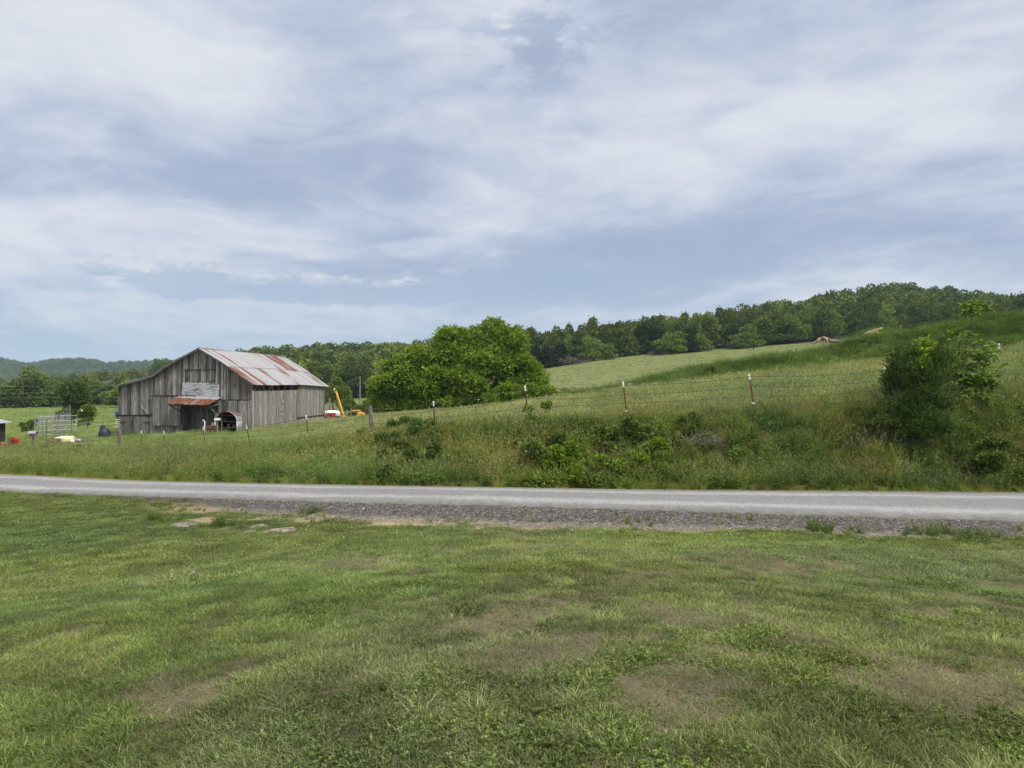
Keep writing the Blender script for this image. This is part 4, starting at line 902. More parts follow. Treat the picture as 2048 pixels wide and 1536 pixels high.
# power lines over the left field, far off
def wires():
    F = empty('power_line', (-60, 118, -.5), 0, 'three thin power wires strung across the left tree line', 'power line'); o0 = F.location.copy()
    for (a, b) in ((773, 770.5), (787, 782), (796, 793)):
        P_ = []
        for px in np.linspace(-500, 700, 25):
            t_ = (px + 500) / 1200; Y = 118 + (px / 240) * 8; py = a + (b - a) * px / 240; P_.append(Vector(((px - 1024) / F0 * Y, Y, -(py - 768) / F0 * Y)) - o0)
        m = MB(); m.tube(P_, .008, 4, cap=False); m.build('power_wire', m_galv, F)
    for px in (-520, 720):
        Y = 118 + (px / 240) * 8; p = at(px, Y); m = MB(); m.tube([Vector((p.x, p.y, p.z - .5)) - o0, Vector((p.x, p.y, 1.5)) - o0], [.16, .12], 8); m.build('pole', m_post, F)
wires()

# logs and stones on the grassy mound
def mound_things():
    def seg(name, lab, cat, Y, pts, rad, mat, par=None):
        p0 = pts[0]; base = Vector(((p0[0] - 1024) / F0 * Y, Y, -(p0[1] - 768) / F0 * Y)); k = Y / F0
        m = MB(); m.tube([((px - p0[0]) * k, dy, -(py - p0[1]) * k) for px, py, dy in pts], rad, 8, 0, .5); o = m.build(name, mat, par, False, base if par is None else base - par.location)
        if par is None: tag(o, lab, cat)
        return o
    Y = 52.5
    seg('fallen_log', 'long bare log sticking up out of the grassy mound', 'log', Y, [(1712, 683, 0), (1735, 669, .1), (1755, 661, .2), (1768, 655.5, .3)], [.05, .2, .15, .06], m_log)
    seg('split_stump', 'curved pale stump leaning under the long bare log', 'stump', Y - .6, [(1738, 678, 0), (1742, 666, 0), (1752, 664, 0), (1762, 670, .1), (1776, 678, .2)], [.1, .12, .14, .11, .05], m_log)
    Yr = 51.5; kr = Yr / F0; m = MB(); rg = rs(6)
    for pts, r_ in (([(1628, 689), (1634, 682), (1641, 677), (1648, 675)], [.03, .09, .12, .1]), ([(1648, 675), (1653, 679), (1656, 690)], [.12, .1, .05]), ([(1640, 677), (1643, 684), (1641, 692)], [.08, .06, .04]), ([(1632, 683), (1626, 686), (1621, 691)], [.06, .045, .02]), ([(1648, 676), (1658, 677), (1663, 681)], [.08, .06, .02]), ([(1650, 680), (1647, 686), (1650, 692)], [.07, .06, .04])):
        m.tube([((a - 1640) * kr, rg.uniform(-.15, .15), -(b - 690) * kr) for a, b in pts], r_, 6, 0, rg.uniform(.2, .8))
    tag(m.build('tree_root', m_log, None, False, ((1640 - 1024) * kr, Yr, -(690 - 768) * kr)), 'brown gnarled tree root humped over the left end of the mound', 'tree root')
    seg('grey_log', 'short grey log lying right of the humped root', 'log', 51.7, [(1652, 682, 0), (1668, 682, .1), (1680, 683, .1)], [.12, .15, .11], m_post)
    def rock(px, py, Y, s, lab, seed, flat=.5, mat=None, name='limestone_rock'):
        rg = rs(seed); m = MB(); V = unit(rg, 60); import bmesh as bm_
        b = bm_.new(); 
        for v in V: b.verts.new(v * (1, .8, flat) * rg.uniform(.85, 1.1) * s)
        bm_.ops.convex_hull(b, input=b.verts[:]); 
        for v in [v for v in b.verts if not v.link_faces]: b.verts.remove(v)
        me = bpy.data.meshes.new(name); b.to_mesh(me); b.free(); me.materials.append(mat or m_stone)
        x = (px - 1024) / F0 * Y; o = link(name, me, None, (x, Y, -(py - 768) / F0 * Y)); tag(o, lab, 'rock'); return o
    rock(1542, 716, 47.5, .22, 'small pale rock in the mound grass above the second white post', 3)
    rock(1714, 678, 52.0, .3, 'pale rock at the low end of the long bare log', 4)
    rock(1850, 673, 50, .6, 'tan flat rock in the mound grass left of the sapling', 5, .4, m_log)
    rock(1952, 648, 51, .7, 'broad tan rock near the mound top behind the sapling', 6, .3, m_log)
    rock(1290, 773, 46, .55, 'flat tan rock at the foot of the mound', 7, .3, m_log)
    return rock
rock = mound_things()
# limestone slabs at the lawn edge
for px, py, Y, s, lab, sd_ in ((365, 1051, 16.2, .42, 'flat grey stone slab in the lawn edge, left one', 11), (515, 1047, 15.8, .36, 'pale stone slab by the gravel, right of the weed tuft', 12), (560, 1062, 15.0, .45, 'broad low stone slab in front of the pale slab', 13), (500, 1062, 15.1, .22, 'small stone slab at the lawn edge between two broad slabs', 14), (388, 1048, 16.3, .25, 'small grey slab touching the left slab', 15)):
    x = (px - 1024) / F0 * Y; o = rock(px, py, Y, s, lab, sd_, .26, m_stone, 'stone_slab'); o.location.z = g1(x, Y) - s * .10; o.rotation_euler = (R(4), R(-3), sd_)
# cow on the hill pasture
def cow():
    p = at(1501, 205); rg = rs(3); m = bpy.data.meshes.new('cow'); 
    V = [(0, 0, 1.05), (.45, 0, 1.1), (.8, 0, 1.12), (1.1, 0, 1.1), (1.4, 0, .95), (-.4, 0, 1.1), (-.75, 0, 1.08), (.8, .2, .8), (.8, .22, .45), (.8, .22, .05), (.8, -.2, .8), (.85, -.22, .45), (.8, -.22, .05), (-.7, .2, .8), (-.8, .22, .5), (-.72, .22, .05), (-.7, -.2, .8), (-.85, -.22, .5), (-.75, -.22, .05), (-.85, 0, .9), (-.9, 0, .45)]
    E = [(0, 1), (1, 2), (2, 3), (3, 4), (0, 5), (5, 6), (2, 7), (7, 8), (8, 9), (2, 10), (10, 11), (11, 12), (6, 13), (13, 14), (14, 15), (6, 16), (16, 17), (17, 18), (6, 19), (19, 20)]
    m.from_pydata(V, E, []); m.materials.append(m_black); o = link('cow', m, None, p); tag(o, 'black cow standing at the top of the hill pasture', 'cow')
    md = o.modifiers.new('skin', 'SKIN'); rr = [.34, .36, .34, .18, .13, .35, .32, .16, .09, .07, .16, .09, .07, .18, .1, .07, .18, .1, .07, .04, .03]
    for v, r_ in zip(m.skin_vertices[0].data, rr): v.radius = (r_, r_)
    m.skin_vertices[0].data[0].use_root = True; o.modifiers.new('sub', 'SUBSURF').levels = 1
    o.rotation_euler.z = R(160)
cow()

# ------------------------------------------------------------------ trees
LM = {}
def lm(key, a, b, **k):
    LM[key] = leafmat('leaf_' + key, a, b, **k); return LM[key]
lm('big', (.05, .115, .010), (.24, .34, .038), transl=.22); lm('wood', (.036, .066, .014), (.135, .185, .030), rnd=.42, transl=.15); lm('wood_light', (.075, .125, .024), (.18, .25, .045), rnd=.15, transl=.2)
lm('cedar', (.022, .035, .012), (.050, .068, .022), rnd=.1); lm('woodi', (.048, .08, .018), (.14, .19, .034), inst=True, transl=.18); lm('sapling', (.08, .15, .024), (.18, .27, .05)); lm('juniper', (.032, .066, .014), (.115, .180, .036), transl=.15); lm('shrub', (.05, .09, .02), (.15, .215, .045), rnd=.15, transl=.2); lm('dark', (.035, .065, .016), (.10, .15, .032), transl=.2)
def limb(m, rg, p, d, L, r_, depth, spread=.6, out=None, mi=0):
    pts = [p]; n = 5; v = np.array(d, float)
    for i in range(n): v = v + rg.normal(0, .12, 3) + (0, 0, .03); v /= np.linalg.norm(v); pts.append(pts[-1] + v * L / n)
    m.tube(pts, np.linspace(r_, r_ * .55, n + 1), 6 if r_ > .08 else 4, mi, .5, cap=False)
    if depth == 0:
        if out is not None: out.append(pts[-1])
        return
    for k in range(rg.randint(2, 4)):
        dv = v + rg.normal(0, spread, 3); dv /= np.linalg.norm(dv); limb(m, rg, pts[-1 - (k > 1)], dv, L * rg.uniform(.6, .85), r_ * .55, depth - 1, spread, out, mi)
def crown(m, rg, lobes, n, size, mi=0, elong=1.0, shell=.55, up=.25):
    """leaf clumps through a set of ellipsoid lobes (cx,cy,cz,rx,ry,rz)"""
    lobes = np.array(lobes, float); vol = (lobes[:, 3] * lobes[:, 4] * lobes[:, 5]) ** .67; k = rg.choice(len(lobes), n, p=vol / vol.sum()); l = lobes[k]
    d = unit(rg, n); d[:, 2] = np.where(d[:, 2] < -.6, -d[:, 2] * .6, d[:, 2]); d /= np.linalg.norm(d, axis=1)[:, None]
    r_ = 1 - shell * rg.uniform(0, 1, n) ** 1.8; r_ = np.where(rg.rand(n) < .07, r_ * rg.uniform(1.05, 1.4, n), r_); ph = np.sin(d[:, 0] * 5 + l[:, 0] * 3) * np.sin(d[:, 1] * 5 + l[:, 1]) * np.cos(d[:, 2] * 6 + k); r_ *= 1 + .16 * ph
    C = l[:, :3] + d * l[:, 3:] * r_[:, None]; D = d + rg.normal(0, .55, (n, 3)) + (0, 0, up)
    leaves(m, rg, C, D, size * elong, size * .8, mi, 0, 1, .3)
def wood_kind(seed, h, w, n, size, conic=False):
    rg = rs(seed); L = []
    nl = 13
    if conic:
        for i in range(8): t_ = i / 7; z = h * (.12 + .8 * t_); r_ = w * .5 * (1 - t_) ** .8 + .25; L.append((rg.normal(0, .15), rg.normal(0, .15), z, r_, r_, h * .1))
    else:
        L.append((0, 0, h * .55, w * .27, w * .27, h * .33))
        top_ = [rg.uniform(.62, 1.0) for _ in range(6)]
        for i in range(30): a = rg.uniform(0, 6.28); sec = top_[int(a / 6.29 * 6)]; t_ = rg.uniform(.12, .93); z = h * t_ * sec; q = w * .5 * math.sqrt(max(.05, 1 - ((t_ - .42) / .6) ** 2)) * rg.uniform(.45, .95) * (.75 + .35 * sec); s_ = w * rg.uniform(.075, .165); L.append((q * math.cos(a), q * math.sin(a), z, s_, s_, s_ * .8))
        L.append((rg.normal(0, .08) * w, rg.normal(0, .08) * w, h * .84, w * .16, w * .16, h * .15))
        for i in range(6): a = i * 1.05 + rg.uniform(-.3, .3); L.append((.3 * w * math.cos(a), .3 * w * math.sin(a), h * rg.uniform(.14, .32), w * .17, w * .17, h * .13))
    c = MB(); crown(c, rg, L, n, size, up=.35, shell=.4)
    t = MB(); t.tube([(0, 0, -1), (rg.normal(0, .1), 0, h * .3), (rg.normal(0, .2), rg.normal(0, .2), h * .7)], [h * .022, h * .017, h * .006], 6, 0, .5)
    for i in range(4): a = rg.uniform(0, 6.28); t.tube([(0, 0, h * rg.uniform(.2, .45)), (math.cos(a) * w * .3, math.sin(a) * w * .3, h * rg.uniform(.5, .7))], [h * .008, h * .003], 4)
    return c, t
KINDS = []
for i, (h, w_, n, cn) in enumerate(((11, 9, 3400, 0), (12.5, 8.5, 3400, 0), (10, 9.5, 3400, 0), (13, 9, 3600, 0), (9.5, 5, 1900, 1), (11, 8, 2500, 2))):
    c, t_ = wood_kind(40 + i, h, w_, n, .62, cn == 1)
    KINDS.append((c.mesh('crown', LM['cedar'] if cn == 1 else LM['wood_light'] if cn == 2 else LM['wood']), t_.mesh('trunk', m_bark), h))
FIRST = {}
def forest_tree(kind, x, y, s, sz, lab, group, name='forest_tree'):
    key = (kind, name)
    if key not in FIRST:
        r_ = empty(name, (0, 0, 0)); link('crown', KINDS[kind][0], r_); link('trunk', KINDS[kind][1], r_); FIRST[key] = r_; o = r_
    else: o = copy_tree(FIRST[key])
    z = g1(x, y); o.location = (x, y, z - .2); o.scale = (s, s, sz); o.rotation_euler = (0, 0, (x * 7.3 + y * 3.1) % 6.28)
    tag(o, lab, 'tree', group)
    return o
def tree_px(kind, px, top, Y, w_scale, lab, group=None, name='forest_tree'):
    p = at(px, Y); z = -(top - 768) / F0 * Y; h = z - p.z + .2; return forest_tree(kind, p.x, Y, w_scale, h / (KINDS[kind][2] * .97), lab, group, name)
GE = 'trees along the edge of the hill pasture'
# trees one can tell apart along the hill pasture's edge
for kind, px, top, Y, ws, lab in (
    (1, 1048, 684, 210, .9, 'dark tree just right of the big tree at the forest edge'), (4, 1072, 690, 206, 1.1, 'dark conifer at the pasture edge above the brush pile, left one'), (1, 1108, 668, 214, .9, 'tall dark tree over the conifers by the brush pile'),
    (4, 1092, 690, 205, 1.3, 'broad dark conifer at the pasture edge, left of the brush pile'), (4, 1120, 684, 207, 1.2, 'dark conifer standing directly over the brush pile'), (3, 1160, 659, 222, .7, 'narrow dark tree breaking the skyline left of the pale round tree'),
    (5, 1188, 674, 212, 1.2, 'paler green tree with a visible trunk right of the brush pile'), (5, 1212, 686, 211, .8, 'small pale tree touching the paler green tree on its right'), (3, 1250, 654, 222, 1.1, 'tall tree near the middle of the pasture edge'), (0, 1288, 640, 226, 1.1, 'highest dark tree left of the notch in the skyline'),
    (2, 1316, 641, 224, 1.0, 'rounded dark tree just left of the skyline notch'), (5, 1343, 664, 214, 1.25, 'round green tree below the skyline notch'), (4, 1382, 668, 216, 1.0, 'small conifer right of the round green tree'), (4, 1366, 672, 218, 1.0, 'dark conifer beneath the skyline notch'),
    (5, 1402, 668, 217, .9, 'yellow green shrubby tree among dark conifers on the pasture edge'), (3, 1420, 626, 232, 1.1, 'tall dark tree at the right side of the notch'), (1, 1460, 622, 232, 1.2, 'tall dark tree above the pale tree pair'), (5, 1494, 650, 219, 1.15, 'pale green tree standing out from the forest at the pasture top'),
    (5, 1476, 676, 215, .6, 'small bright round tree left of the pale green tree'), (0, 1530, 642, 226, 1.2, 'dark tree right of the pale green tree at the pasture top'), (2, 1568, 640, 226, 1.2, 'dark broad tree behind the mound left end')):
    tree_px(kind, px, top, Y, ws, lab, GE, 'pasture_edge_tree')
for kind, px, top, Y, ws, lab in (
    (5, 20, 764, 190, 1.2, 'low round tree at the left end of the valley tree line'), (0, 45, 752, 186, 1.35, 'broad tree left of the tallest valley tree'), (5, 72, 735, 195, 1.3, 'tallest tree of the valley tree line, behind the corral'), (5, 100, 752, 190, 1.2, 'tree on the right shoulder of the tallest valley tree'), (2, -40, 764, 190, 1.3, 'tree just left of the picture in the valley line'),
    (5, 128, 768, 205, 1.0, 'dark tree between the tallest valley tree and the lone tree'), (2, 165, 752, 240, 1.2, 'hazy tree above the lone field tree'), (1, 196, 766, 215, 1.1, 'dark tree right of the lone field tree'), (0, 222, 764, 205, 1.2, 'dark tree next to the barn left eave'), (5, 250, 762, 180, 1.2, 'light tree partly behind the barn left eave')):
    tree_px(kind, px, top, Y, ws, lab, 'valley tree line', 'valley_tree')
# individual trees of the wooded slopes, then the rest of the wood as one mass
def wooded():
    rg = rs(77); P_ = []
    for (y0, y1, a, b, dens) in ((212, 460, 1010, 2300, 1 / 34), (202, 440, 470, 1010, 1 / 34), (205, 300, -200, 260, 1 / 90)):
        x, y = area(rg, y0, y1, a, b, dens); u = x / y; e = rowY(14, u); c = rowY(15, u)
        k = (y > e + 4) & (y < c + 26) ; P_.append(np.stack([x[k], y[k]], 1))
    P_ = np.concatenate(P_); o = np.argsort(P_[:, 1]); P_ = P_[o]
    keep = []; grid = {}
    for x, y in P_:      # thin out trees standing too close
        c = (int(x // 5), int(y // 5)); ok = True
        for i in (-1, 0, 1):
            for j in (-1, 0, 1):
                for q in grid.get((c[0] + i, c[1] + j), ()):
                    if (q[0] - x) ** 2 + (q[1] - y) ** 2 < 15: ok = False
        if ok: grid.setdefault(c, []).append((x, y)); keep.append((x, y))
    P_ = np.array(keep); px = P_[:, 0] / P_[:, 1] * F0 + 1024
    vis = (px > -20) & (px < 2070) & ~((px > 745) & (px < 1030) & (P_[:, 1] < 330)); vis &= ~((px > 240) & (px < 610)); idx = np.where(vis)[0][:265]; big = np.zeros(len(P_), bool); big[idx] = True
    for i in idx:
        x, y = P_[i]; k = rg.choice([0, 1, 2, 3, 4, 5], p=[.26, .2, .22, .14, .06, .12]); s = rg.uniform(.78, 1.05)
        g = ('dark green broadleaf tree packed in the wood on the right hand hill', 'trees of the right hand hill wood') if px[i] > 1030 else ('broadleaf tree packed in the wood on the slope behind the barn', 'trees of the slope wood behind the barn') if px[i] > 300 else ('broadleaf tree in the second rank of the valley tree line', 'second rank valley trees')
        forest_tree(int(k), x, y, s, s * rg.uniform(.82, 1.05) * (.58 if px[i] < 300 else 1), g[0], g[1])
    rest = P_[~big]
    # distant hill crowns
    pr = []
    for i in range(4):
        c, t_ = wood_kind(60 + i, 10, 9.5, 1100, .95); c.V += []; pr.append(proto('far_crown', c, LM['woodi']))
    Z = G(rest[:, 0], rest[:, 1])
    Q = [np.stack([rest[:, 0], rest[:, 1], Z - .3], 1)]
    for y0, y1, a, b, dn in ((560, 860, -500, 1500, 1 / 85), (1120, 1520, -250, 700, 1 / 110), (300, 540, 480, 1100, 1 / 70), (420, 560, -150, 500, 1 / 80)):
        x, y = area(rg, y0, y1, a, b, dn)
        z = np.where(y > 550, hillz(x, y), G(x, y))
        if y1 < 560: z = np.maximum(z, hillz(x, y))
        Q.append(np.stack([x, y, z - .5], 1))
    Q = np.concatenate(Q); n = len(Q); tn = rg.uniform(.7, 1.3, (n, 1)) * np.array([[1, 1, 1]]) * np.where(fbm(Q[:, 0], Q[:, 1], 70, 5)[:, None] > .55, [[1.15, 1.12, 1.0]], [[.85, .9, .95]])
    tn[:, 0] *= rg.uniform(.85, 1.25, n)
    scatter('distant_wood', pr, Q, rg.uniform(0, 6.28, n), rg.uniform(.75, 1.2, n) * np.where(Q[:, 1] > 1000, 1.25, np.where((Q[:, 0] / Q[:, 1] < -.5) & (Q[:, 1] < 560), .6, 1.0)), rg.randint(0, 4, n), tn, 'dense green woodland covering the far hills', 'woodland')
wooded()

# the big spreading tree in the middle
def big_tree():
    Y = 66; c0 = at(925, Y); T = empty('spreading_tree', c0, 0, 'big bright green spreading tree with low hanging branches in the middle of the field', 'tree'); rg = rs(9); k = Y / F0
    X = lambda px: (px - 925) * k; Z = lambda py: -(py - 768) * k - c0.z
    tr = MB(); tips = []
    for px, py in ((860, 740), (930, 690), (985, 690), (1030, 730), (800, 760), (900, 720)):
        v = np.array((X(px), rg.uniform(-2, 2), Z(py) - .3)); limb(tr, rg, np.array((rg.uniform(-.3, .3), 0, .0)), v / np.linalg.norm(v) + (0, 0, .1), np.linalg.norm(v) * .42, .26, 2, .4, tips)
    tr.build('trunk', m_bark, T)
    # outline of the crown as photo column / top row / bottom row, filled with lobes at true depth
    out = [(752, 785, 828), (765, 742, 828), (790, 724, 824), (815, 712, 822), (832, 686, 820), (850, 700, 815), (870, 712, 812), (886, 690, 810), (898, 658, 808), (915, 650, 808), (940, 654, 806), (960, 641, 806), (985, 634, 806), (1006, 652, 804), (1028, 643, 802), (1038, 668, 800), (1046, 708, 800), (1060, 714, 800), (1072, 738, 800), (1082, 770, 800)]
    ox = [o[0] for o in out]; L = []
    for i in range(230):
        px = rg.uniform(764, 1070); top = np.interp(px, ox, [o[1] for o in out]); bot = np.interp(px, ox, [o[2] for o in out]); t_ = rg.uniform(0, 1) ** 1.15
        r_ = rg.choice([.42, .6, .8, 1.05], p=[.3, .3, .28, .12]) * (.8 if px < 775 or px > 1060 else 1); py = top + r_ / k * .98 + (bot - top - r_ / k * 1.4) * t_
        hw = math.sqrt(max(.05, 1 - ((px - 918) / 178) ** 2)) * 6.2; yy = rg.uniform(-hw, hw * .8)
        if rg.rand() < .68: yy = -hw * rg.uniform(.6, 1.0) * (.3 + .7 * min(1, (py - 640) / 120))
        if i % 4 == 0: r_ = min(r_, .65); py = bot - r_ / k * rg.uniform(.2, .9); yy = -hw * rg.uniform(.3, 1.0)
        L.append((X(px), yy, Z(py), r_ * 1.15, r_ * 1.1, r_ * .72))
    cr_ = MB(); n = 72000; lb = np.array(L); vol = lb[:, 3] ** 2; kk = rg.choice(len(lb), n, p=vol / vol.sum()); l = lb[kk]
    d = unit(rg, n); d[:, 2] = np.where((d[:, 2] < -.3) & (rg.rand(n) < .5), -d[:, 2], d[:, 2]); q = 1 - .42 * rg.uniform(0, 1, n) ** 1.6
    # sprays: short twigs whose tips stick out
    bump = np.sin(d[:, 0] * 6 + kk) * np.sin(d[:, 1] * 6 + kk * 2.) * np.cos(d[:, 2] * 7 + kk); q = q * (1 + .32 * bump); q = np.where(rg.rand(n) < .06, q * rg.uniform(1.1, 1.5, n), q)
    C = l[:, :3] + d * l[:, 3:] * q[:, None]; D = d * (1, 1, .5) + rg.normal(0, .45, (n, 3)) + (0, 0, .15); keep = C[:, 2] > .25
    leaves(cr_, rg, C[keep], D[keep], .34, .15, 0, 0, 1, .35)
    n2 = 5200; kk = rg.choice(len(lb), n2); l = lb[kk]; d = unit(rg, n2); d[:, 2] = abs(d[:, 2]); C0 = l[:, :3] + d * l[:, 3:] * .95; D0 = d * (1, 1, .7) + rg.normal(0, .3, (n2, 3)) + (0, 0, .35); D0 /= np.linalg.norm(D0, axis=1)[:, None]
    for j in range(7): t_ = .10 * j; leaves(cr_, rg, C0 + D0 * t_ - np.array((0, 0, 1)) * t_ ** 2 * .8, D0 + rg.normal(0, .6, (n2, 3)), .22, .10, 0, .3, 1, .3)
    cr_.build('crown', LM['big'], T)
big_tree()
def bushy(name, lab, cat, px, Y, w, h, n, size, mat, seed, lobes=12, trunk=True, elong=1.2, group=None, base=None, zoff=0):
    p = at(px, Y); p.z += zoff; S = empty(name, p, 0, lab, cat, group); rg = rs(seed); L = []
    for i in range(lobes if trunk else lobes * 2):
        a = rg.uniform(0, 6.28); q = w * .5 * rg.uniform(0, .72); z = h * rg.uniform(.18, .86); s_ = rg.uniform(.16, .28) * min(w, h * 1.2)
        if not trunk: s_ *= rg.uniform(.5, .85); q = w * .5 * math.sqrt(rg.uniform(0, 1)); z = h * rg.uniform(.05, 1.0) ** 1.2 * (1 - .45 * (2 * q / w) ** 2) * (.55 + .6 * abs(math.sin(a * 1.5 + seed))); 
        q *= (1.1 - .6 * (z / h) ** 2) if trunk else 1; L.append((q * math.cos(a), q * math.sin(a), z, s_, s_, s_ * .8))
    c = MB(); crown(c, rg, L, n, size, elong=elong, up=.2, shell=.55 if trunk else .9); c.build('foliage' if not trunk else 'crown', mat, S)
    t = MB(); tips = []
    for i in range(1 if trunk else 3): limb(t, rg, np.array((rg.uniform(-.05, .05) * w, 0, -.1)), (rg.normal(0, .2), rg.normal(0, .2), 1), h * .45, max(.02, h * .018), 1, .5, tips)
    t.build('trunk' if trunk else 'stems', m_bark, S)
    return S
bushy('field_tree', 'lone dense dark tree in the field left of the barn', 'tree', 150, 95, 4.5, 5.6, 9000, .24, LM['dark'], 5, 16)
bushy('young_tree', 'young pointed tree with a white tag in front of the lone field tree', 'tree', 174, 74, 1.9, 2.9, 3800, .14, LM['wood_light'], 6, 10)
bushy('willow_tree', 'light green drooping tree behind the right end of the barn', 'tree', 671, 130, 5.6, 6.8, 8000, .28, LM['wood_light'], 7, 16)
bushy('field_bush', 'low dark bush in the field behind the corral', 'bush', 62, 72, 1.9, 1.5, 1600, .16, LM['shrub'], 8, 6, False)
bushy('background_bush', 'dark bush right of the yellow loader', 'bush', 738, 96, 3.4, 3.2, 3500, .22, LM['shrub'], 10, 9, False, 1.2, 'bushes between wagon and big tree'); bushy('background_bush', 'small dark bush between the auger and the yellow loader', 'bush', 702, 110, 3.0, 3.0, 3000, .22, LM['shrub'], 11, 8, False, 1.2, 'bushes between wagon and big tree')
bushy('background_bush', 'tiny dark bush on the slope above the yellow loader', 'bush', 698, 150, 2.4, 2.2, 1800, .24, LM['shrub'], 12, 6, False, 1.2, 'bushes between wagon and big tree')
bushy('bright_shrub', 'bright yellow green shrub at the right foot of the big tree', 'shrub', 1085, 58, 2.9, 1.9, 4200, .17, LM['big'], 13, 9, False); bushy('bright_shrub', 'leafy shrub touching the steel post right of the big tree', 'shrub', 1052, 56, 1.8, 2.0, 2600, .16, LM['big'], 17, 7, False)
bushy('wispy_bush', 'pale wispy bush in the dip right of the big tree', 'bush', 1137, 74, 3.0, 2.6, 2600, .13, LM['wood_light'], 14, 9, False)
bushy('mound_bush', 'dark low bush half way up the front end of the mound', 'bush', 1422, 48, .95, .8, 1500, .10, LM['dark'], 15, 6, False)
bushy('mound_plant', 'dark broad leaved weed on the face of the mound', 'plant', 1712, 46, 1.3, .9, 900, .12, LM['shrub'], 16, 6, False)
def tag_cage():
    p = at(174, 73); z = -(820 - 768) / F0 * 73 - p.z; m = MB(); m.box(-.08, .08, -.9, -.88, z - .08, z + .05); tag(m.build('white_tag', m_white, None, False, p), 'small white tag hanging in the young tree', 'tag')
tag_cage()
# brush piles
def sticks(name, lab, cat, loc, n, sx_, sz, ln, r_, mat, seed):
    rg = rs(seed); m = MB()
    for i in range(n):
        c = np.array((rg.normal(0, sx_), rg.normal(0, sx_ * .4), abs(rg.normal(0, sz)))); d = unit(rg, 1)[0] * (1, .8, .6); L = rg.uniform(.4, 1) * ln; a = c - d * L / 2; b = c + d * L / 2; mid = c + rg.normal(0, .06, 3) * L
        if min(a[2], b[2]) < -.1: a[2] = max(a[2], -.05); b[2] = max(b[2], -.05)
        m.tube([a, mid, b], [r_, r_ * .8, r_ * .4], 4)
    return tag(m.build(name, mat, None, False, loc), lab, cat)
p = at(1146, 203); sticks('brush_pile', 'heap of bare grey branches at the forest edge under dark conifers', 'brush pile', p, 130, 2.2, 1.0, 3.6, .09, m_bark, 4)
p = at(1310, 213); sticks('brush_pile', 'small heap of fallen branches where the forest edge bends', 'brush pile', p, 50, 1.3, .6, 3.0, .08, m_bark, 6)
p = at(1405, 21.9); sticks('dead_brush', 'tangle of dead grey twigs in the weeds under the fence', 'dead brush', p + Vector((0, 0, .25)), 110, .35, .14, .8, .008, m_post, 5)

# dark juniper bush by the fence, right
def juniper():
    Y = 21.2; p = at(1845, Y); S = empty('juniper_bush', p, 0, 'dense dark juniper bush growing through the fence on the right', 'bush'); rg = rs(31); k = Y / F0
    X = lambda px: (px - 1845) * k; Z = lambda py: -(py - 768) * k - p.z
    out = [(1776, 760, 800), (1790, 715, 850), (1810, 697, 868), (1835, 690, 872), (1860, 696, 872), (1885, 705, 860), (1910, 740, 870), (1925, 775, 850)]
    ox = [o[0] for o in out]; L = []
    for i in range(80):
        px = rg.uniform(1806, 1878); a = np.interp(px, ox, [o[1] for o in out]); b = np.interp(px, ox, [o[2] for o in out]); r_ = rg.uniform(.2, .34); py = rg.uniform(a + r_ / k * .6, max(b - r_ / k * .5, a + 12))
        hw = .85 * math.sqrt(max(.1, 1 - ((px - 1848) / 85) ** 2)); L.append((X(px), rg.uniform(-hw, hw), Z(py), r_, r_, r_ * .95))
    lb = np.array(L); n = 8000; l = lb[rg.randint(0, len(lb), n)]; d = unit(rg, n); q = 1 - .5 * rg.uniform(0, 1, n) ** 1.5; C = l[:, :3] + d * l[:, 3:] * q[:, None]
    D = d * .6 + rg.normal(0, .3, (n, 3)) + (0, 0, .85); D[:, 0] += C[:, 0] * .5; D /= np.linalg.norm(D, axis=1)[:, None]; m = MB()
    sp = rg.uniform(.6, 1.4, n); hz = rg.uniform(0, 1, n)
    for j in range(6): leaves(m, rg, C + D * (sp * .035 * j)[:, None], D + rg.normal(0, .34, (n, 3)), .10, .030, 0, 0, 1, .1)
    m.build('foliage', LM['juniper'], S); t = MB(); tips = []
    for i in range(5): limb(t, rg, np.array((rg.uniform(-.15, .15), 0, -.2)), (rg.normal(0, .35), rg.normal(0, .3), 1), 1.1, .04, 2, .4, tips)
    t.build('stems', m_bark, S)
juniper()
def pinnate(m, rg, base, d, L, nl, ln, wd, mi=0, droop=.5):
    """a compound leaf: paired leaflets along an arching stalk"""
    d = np.array(d, float); d /= np.linalg.norm(d); pts = [base + d * L * t_ - np.array((0, 0, 1)) * droop * L * t_ ** 2 * .6 for t_ in np.linspace(0, 1, nl + 1)]
    m.tube(pts, .006, 3, 1, .5, cap=False); s = np.cross(d, (0, 0, 1)); s /= np.linalg.norm(s) + 1e-6; C = []; D = []
    for i in range(1, nl + 1):
        for sg in (-1, 1): C.append(pts[i]); D.append(s * sg * .8 + d * .6 + np.array((0, 0, -.75)) + rg.normal(0, .12, 3))
    C.append(pts[-1]); D.append(d - np.array((0, 0, .3))); leaves(m, rg, np.array(C), np.array(D), ln, wd, mi, 0, 1, .3)
